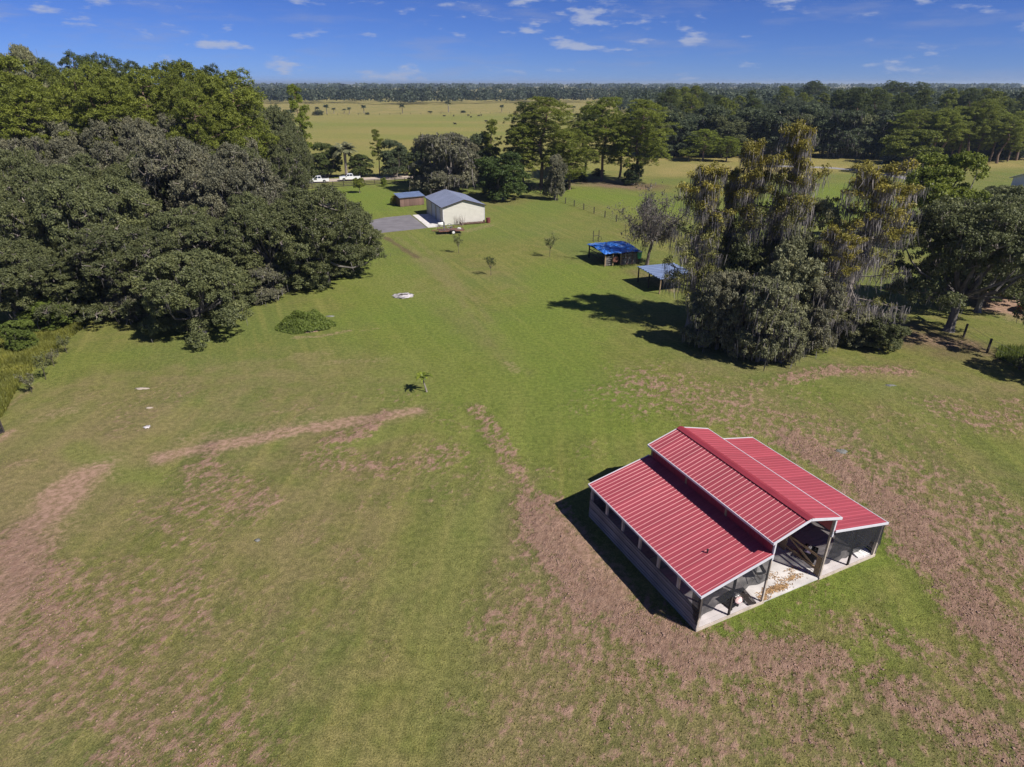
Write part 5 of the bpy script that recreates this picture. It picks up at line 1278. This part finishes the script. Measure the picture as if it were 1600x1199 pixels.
# ---- far woods that read as one mass
def far_wood(name, spots, nq, size, col, label, seed):
    rs = np.random.RandomState(seed); S = np.array(spots); n = len(S)
    own = np.repeat(np.arange(n), nq); m = len(own); d = unit(rs.randn(m, 3)); d[:, 2] = np.abs(d[:, 2])*1.0 - .25
    shade = rs.rand(n); pine = rs.rand(n) < .4
    rr = S[own, 2]*np.where(pine[own], .75, 1.05)
    C = np.stack([S[own, 0] + d[:, 0]*rr, S[own, 1] + d[:, 1]*rr, S[own, 3]*.62 + d[:, 2]*S[own, 3]*.42], 1) + rs.randn(m, 3)*.5
    C[:, 2] = np.maximum(C[:, 2], .6)
    low = rs.rand(m) < .4; C[low, 2] = rs.uniform(.5, 1, low.sum())*S[own[low], 3]*.5
    me = leaf_mesh(name, C, unit(d + rs.randn(m, 3)*.5 + [0,0,.3]), size*rs.uniform(.6, 1.4, m), np.clip(.1 + .6*shade[own] + .25*rs.rand(m) + .12*pine[own], 0, 1), M['leaf'], .7, rs)
    o = link(name, me); o.color = GREEN[col]; return tag(o, label, 'woods', kind='stuff')
rs = np.random.RandomState(99); sp_ = []
for i in range(900):                                         # right: behind the counted trees, out to the far tree line
    d = rs.uniform(352, 900); px_ = rs.uniform(1000 + (0 if d < 500 else -30), 1680)
    sp_.append(((px_-800)/F_PX*(d*_c+5), d, rs.uniform(6, 9), rs.uniform(15, 21.5)))
far_wood('forest', sp_, 130, .95, 'far', 'dense dark woods stretching to the skyline at the right', 4)
sp_ = []
for i in range(900):
    d = 905 + abs(rs.randn())*90 if i < 520 else rs.uniform(1000, 1700); px_ = rs.uniform(330, 1720); x = (px_-800)/F_PX*d
    edge = 30*math.sin(x*.008) + 25*math.sin(x*.021+1)
    sp_.append((x, d+edge, rs.uniform(6, 11), rs.uniform(13, 20)+ (5*rs.rand() if rs.rand() < .25 else 0)))
far_wood('treeline', sp_, 120, 1.35, 'far', 'long dark tree line closing the far hay field', 5)
sp_ = []
for i in range(420):
    d = rs.uniform(2000, 4200); px_ = rs.uniform(300, 1750); sp_.append(((px_-800)/F_PX*d, d, rs.uniform(20, 40), rs.uniform(20, 25)))
far_wood('distant_forest', sp_, 60, 4.0, 'far', 'low distant forest on the horizon', 6)

# ---- far field: palms, shrubs, a fence line and cattle
for i, (px_, pb, pt) in enumerate(((415,180,168),(424,180,170),(437,180,166),(497,180,166),(511,179,162),(522,178,168),(538,178,171),(546,179,167),(569,178,163),(629,178,162),(701,176,155),(784,176,163),(896,176,165))):
    x, y = gp(px_, pb); h = spot(px_, pt, y)[2]
    plant('sabal_palm', PALM, x, y, max(.9, h/7.3)*1.3, max(.6, h/7.3), i, ORD[i] + ' small palm from the left standing in the far hay field', 'palm', 'palms in the far hay field', 'dusky' if i != 10 else 'grey_leaf')
for i, (px_, pb, w) in enumerate(((455,180,12),(497,181,12),(574,180,5),(672,178,6),(724,177,6))):
    x, y = gp(px_, pb); plant('shrub', ROUND[i % 3], x, y, w/2/RR*.8, max(2, w*.34)/RH, i, ORD[i] + ' dark bush from the left in the row across the far hay field', 'shrub', 'bushes across the far hay field', 'dusky')
post_fence('field_fence', [gp(395,182), gp(560,180.5), gp(720,178.5), gp(900,177)], 9, 1.3, 2, 'thin fence line crossing the far hay field', M['wood_dark'], M['metal'], .22, True)
cowm = MB()
cowm.tube([(-1.05,0,1.15),(-.95,0,1.12),(-.4,0,1.05),(.4,0,1.05),(.85,0,1.15),(1.15,0,1.3),(1.35,0,1.32),(1.75,0,1.2)], [.1,.34,.42,.42,.38,.24,.19,.1], 8)
for x in (-.8,.72):
    for s in (-.22,.22): cowm.tube([(x,s,1.0),(x+.04,s,.55),(x,s,0)], [.15,.09,.07], 6)
cowm.tube([(-1.08,0,1.3),(-1.2,0,.9),(-1.18,0,.5)], [.05,.03,.04], 5)
for s in (-.16,.16): cowm.tube([(1.3,s,1.42),(1.26,s*2.2,1.46)], [.05,.02], 5)
cow_me = cowm.mesh('cow', M['cow'], True)
for i, (px_, py_) in enumerate(((694,183.5),(709,183),(711,196),(732,182.5),(736,185),(748,183),(752,182),(760,192))):
    o = link('cow', cow_me, None, (*gp(px_, py_), 0), (0, 0, i*1.3), (.95,.95,.95)); tag(o, ORD[i] + ' tiny black cow from the left in the far hay field', 'cow', 'cattle in the far hay field')

# ---- saplings and small plants on the lawn
SAP = [make_sapling(1), make_sapling(2, 2.2, 500), make_sapling(3, 3.2, 420, 1.0)]
for (px_, py_, k, s, lb, c_) in ((717,396,0,1.0,'young tree with pale stem in front of the trailer','oak'),(767,431,2,.9,'leaning young tree in the middle of the lawn','dark'),(859,402,2,1.1,'forked young tree nearest the blue shelter','oak'),
        (105,552,1,.8,'sapling nearest the wood along the left fence','oak'),(85,573,1,.7,'second sapling from the wood along the left fence','oak_grey'),(72,594,0,.85,'third sapling from the wood along the left fence','oak'),(50,614,1,.8,'sapling farthest from the wood along the left fence','oak_grey')):
    x, y = gp(px_, py_); plant('sapling', SAP[k], x, y, s, s, px_*.1, lb, 'sapling', 'saplings planted on the lawn', c_)
rs = np.random.RandomState(8); wood = MB(); ends = []
wood.tube([(0,0,-.05),(-.1,0,.4),(-.25,.05,.9)], [.07,.05,.04], 6)
V, F, tn = [], [], []
for i in range(15):
    a = i*2.4; L_ = rs.uniform(.6,1.1); w = .10; prev = None; d = np.array([math.cos(a), math.sin(a), 0]); sdv = np.array([-math.sin(a), math.cos(a), 0])
    for k in range(6):
        t = k/5; p = np.array([-.25,.05,.85+.05*i*.3]) + d*L_*t*.8 + np.array([0,0,L_*(1.15*t-1.05*t*t)]); ww = w*math.sin(math.pi*(.1+.85*t))
        if k:
            q = len(V); V += [prev[0]-sdv*prev[1], prev[0]+sdv*prev[1], p+sdv*ww, p-sdv*ww]; F.append((q,q+1,q+2,q+3)); tn.append(rs.rand())
        prev = (p, ww)
x, y = gp(667, 613)
plant('banana_plant', {'trunk': wood.mesh('trunk', M['bark_pale']), 'crown': np_mesh('crown', np.array(V), np.array(F), M['leaf'], {'tint': ('FACE', np.array(tn))})}, x, y, 1.25, 1.35, 0, 'yellow green drooping leafed young plant alone on the pasture', 'plant', None, 'bright')

# green overgrown mound
def mound_plant():
    rs = np.random.RandomState(31); n = 17000; t = rs.uniform(0, 6.283, n); q = np.sqrt(rs.rand(n))*(.92+.22*vnoise(t*2.2, t*0, 8)); rx, ry, hh = 3.05, 2.3, 1.75
    lump_ = fbm(np.cos(t)*q*3+9, np.sin(t)*q*4+9, 44, 4)
    x, y = rx*q*np.cos(t), ry*q*np.sin(t); z = hh*np.maximum(0, 1-q**2.2)*(.45+1.0*lump_) + rs.uniform(-.1,.14,n)
    C = np.stack([x, y, np.maximum(z, .03)], 1); Nn = unit(np.stack([x/rx**2, y/ry**2, np.full(n, .4)], 1) + rs.randn(n,3)*.5)
    core = MB(); V = [(0,0,hh*.40)]
    for j in range(1, 7):
        for i in range(20): a = i*.31416; V.append((rx*.93*j/6*math.cos(a), ry*.93*j/6*math.sin(a), hh*.42*(1-(j/6)**2.2)-.06))
    Fc = [(0,1+i,1+(i+1)%20) for i in range(20)] + [(1+j*20+i,1+(j+1)*20+i,1+(j+1)*20+(i+1)%20,1+j*20+(i+1)%20) for j in range(5) for i in range(20)]
    core.add(V, Fc)
    return {'earth_core': core.mesh('earth_core', M['soil']), 'crown': leaf_mesh('crown', C, Nn, .12*rs.uniform(.6,1.5,n), .15+.45*lump_+.4*rs.rand(n), M['leaf'], .5, rs)}
x, y = gp(478, 511); plant('overgrown_mound', mound_plant(), x, y, 1, 1, 0, 'green vine covered mound on the lawn before the wood', 'mound', None, 'bush')

# weeds of the unmown corner, grass blades and turned clods: masses nobody could count
def tufts(name, P, h, w, tint, col, label, cat, rs, blades=3):
    n = len(P); V = []; 
    t = rs.uniform(0, 6.283, (n, blades)); lean = rs.uniform(.1, .6, (n, blades))*h[:, None]
    base = np.repeat(P[:, None], blades, 1); d = np.stack([np.cos(t), np.sin(t), 0*t], -1); sd_ = np.stack([-np.sin(t), np.cos(t), 0*t], -1)
    ww = (w[:, None]*rs.uniform(.6,1.3,(n, blades)))[..., None]
    tip = base + d*lean[..., None]; tip[..., 2] += (h[:, None]*rs.uniform(.6,1.1,(n, blades)))
    V = np.stack([base - sd_*ww, base + sd_*ww, tip], 2).reshape(-1, 3); F = np.arange(len(V)).reshape(-1, 3)
    me = np_mesh(name, V, F, M['leaf'], {'tint': ('FACE', np.repeat(np.clip(tint, 0, 1), blades))})
    o = link(name, me); o.color = col; return tag(o, label, cat, kind='stuff')
rs = np.random.RandomState(61)
def in_poly(X, Y, poly):
    c = np.zeros(X.shape, bool); n = len(poly)
    for i in range(n):
        (x0, y0), (x1, y1) = poly[i], poly[(i+1) % n]
        c ^= ((y0 > Y) != (y1 > Y)) & (X < (x1-x0)*(Y-y0)/(y1-y0+1e-9)+x0)
    return c
wp = [gp(*p) for p in ((-60,500),(60,512),(135,508),(110,530),(62,570),(30,605),(5,650),(-60,700))]
X, Y = rs.uniform(-66, -36, 90000), rs.uniform(42, 72, 90000); k = in_poly(X, Y, wp); X, Y = X[k], Y[k]
hn = fbm(X*.35, Y*.35, 7, 3)
tufts('weeds', np.stack([X, Y, np.zeros(len(X))], 1), .25+.9*np.clip(hn-.35, 0, 1)+.2*rs.rand(len(X)), np.full(len(X), .05), .1+.9*fbm(X*.6, Y*.6, 9, 3)*rs.uniform(.6,1.2,len(X)), (.19,.20,.042,1), 'tall yellow green weeds in the unmown left corner', 'weeds', rs)
X, Y = rs.uniform(46, 58, 9000), rs.uniform(52, 62, 9000); k = in_poly(X, Y, [gp(*p) for p in ((1560,545),(1610,545),(1640,585),(1590,575),(1555,560))]); X, Y = X[k], Y[k]
tufts('weeds', np.stack([X, Y, np.zeros(len(X))], 1), .3+.5*rs.rand(len(X)), np.full(len(X), .04), rs.rand(len(X)), (.13,.17,.035,1), 'tall weeds along the fence at the right edge', 'weeds', rs)
def ground_z(X, Y):
    i = np.clip(np.searchsorted(xs, X)-1, 0, nx-2); j = np.clip(np.searchsorted(ys, Y)-1, 0, ny-2)
    fx, fy = (X-xs[i])/(xs[i+1]-xs[i]), (Y-ys[j])/(ys[j+1]-ys[j])
    return (GZ[j,i]*(1-fx)+GZ[j,i+1]*fx)*(1-fy) + (GZ[j+1,i]*(1-fx)+GZ[j+1,i+1]*fx)*fy
def off_barn(X, Y):
    u = (X-BO[0])*ba[0]+(Y-BO[1])*ba[1]; v = (X-BO[0])*bb[0]+(Y-BO[1])*bb[1]
    return (u < .0) | (u > 13.42) | (v < 0) | (v > 10.5)
n = 130000
Y = 14 + 46*rs.rand(n)**1.3; X = (rs.rand(n)*2-1)*(Y*.86+9); mk = ground_masks(X, Y)
gn = fbm(X*.5, Y*.5, 123, 4)
k = off_barn(X, Y) & (rs.rand(n) > mk['soil']*1.3) & (rs.rand(n) < .25+1.5*np.clip(gn-.35, 0, 1)) ; X, Y, gn, rt_ = X[k], Y[k], gn[k], mk['root'][k]
tufts('grass', np.stack([X, Y, ground_z(X, Y)-.01], 1), rs.uniform(.03, .08, len(X))*(1+.5*rt_), rs.uniform(.012, .03, len(X))*(1+.4*rt_), .1+.6*gn+.3*rs.rand(len(X)), (.215,.210,.068,1), 'short pasture grass round the barn', 'grass', rs, 3)
n = 260000
Y = 13 + 50*rs.rand(n)**1.2; X = (rs.rand(n)*2-1)*(Y*.86+9); mk = ground_masks(X, Y)
cl_ = fbm(X*1.1+.5*Y, Y*.9-.3*X, 55, 4, .6)
k = off_barn(X, Y) & (rs.rand(n) < np.clip(mk['root']*1.3-.5, 0, 1)*np.clip((cl_-.42)*5, 0, 1)*.6); X, Y = X[k][:9000], Y[k][:9000]; n = len(X)
o8 = np.array([(1,0,0),(0,1,0),(-1,0,0),(0,-1,0),(0,0,1),(0,0,-1)], float)
sz = rs.uniform(.018, .05, n)*np.where(rs.rand(n) < .1, 1.5, 1)
V = (o8[None]*rs.uniform(.6, 1.4, (n, 6, 1))*sz[:, None, None]*np.array([1.2,1.2,.6])); t = rs.uniform(0, 6.28, n); c_, s_ = np.cos(t)[:, None], np.sin(t)[:, None]
V = np.stack([V[..., 0]*c_-V[..., 1]*s_, V[..., 0]*s_+V[..., 1]*c_, V[..., 2]], -1) + np.stack([X, Y, ground_z(X, Y)+sz*.2], 1)[:, None]
F8 = np.array([(0,1,4),(1,2,4),(2,3,4),(3,0,4),(1,0,5),(2,1,5),(3,2,5),(0,3,5)])
tag(link('soil_clods', np_mesh('soil_clods', V.reshape(-1, 3), (F8[None] + (np.arange(n)*6)[:, None, None]).reshape(-1, 3), M['soil'])), 'loose brown clods of turned soil over the pasture', 'soil', kind='stuff')

# ---------------------------------------------------------------- thin air haze round everything
hm = bpy.data.materials.new('thin_haze'); hm.use_nodes = True; hn_ = hm.node_tree.nodes; hn_.clear()
ho = hn_.new('ShaderNodeOutputMaterial'); hv = hn_.new('ShaderNodeVolumePrincipled')
hv.inputs['Color'].default_value = (.62, .78, 1.0, 1); hv.inputs['Density'].default_value = .00012; hv.inputs['Anisotropy'].default_value = .2
hm.node_tree.links.new(hv.outputs[0], ho.inputs['Volume'])
tag(MB().box(-36000, 36000, -36000, 36000, -1.2, 42).build('haze', hm), 'thin bluish haze over the far woods', 'haze', kind='stuff')
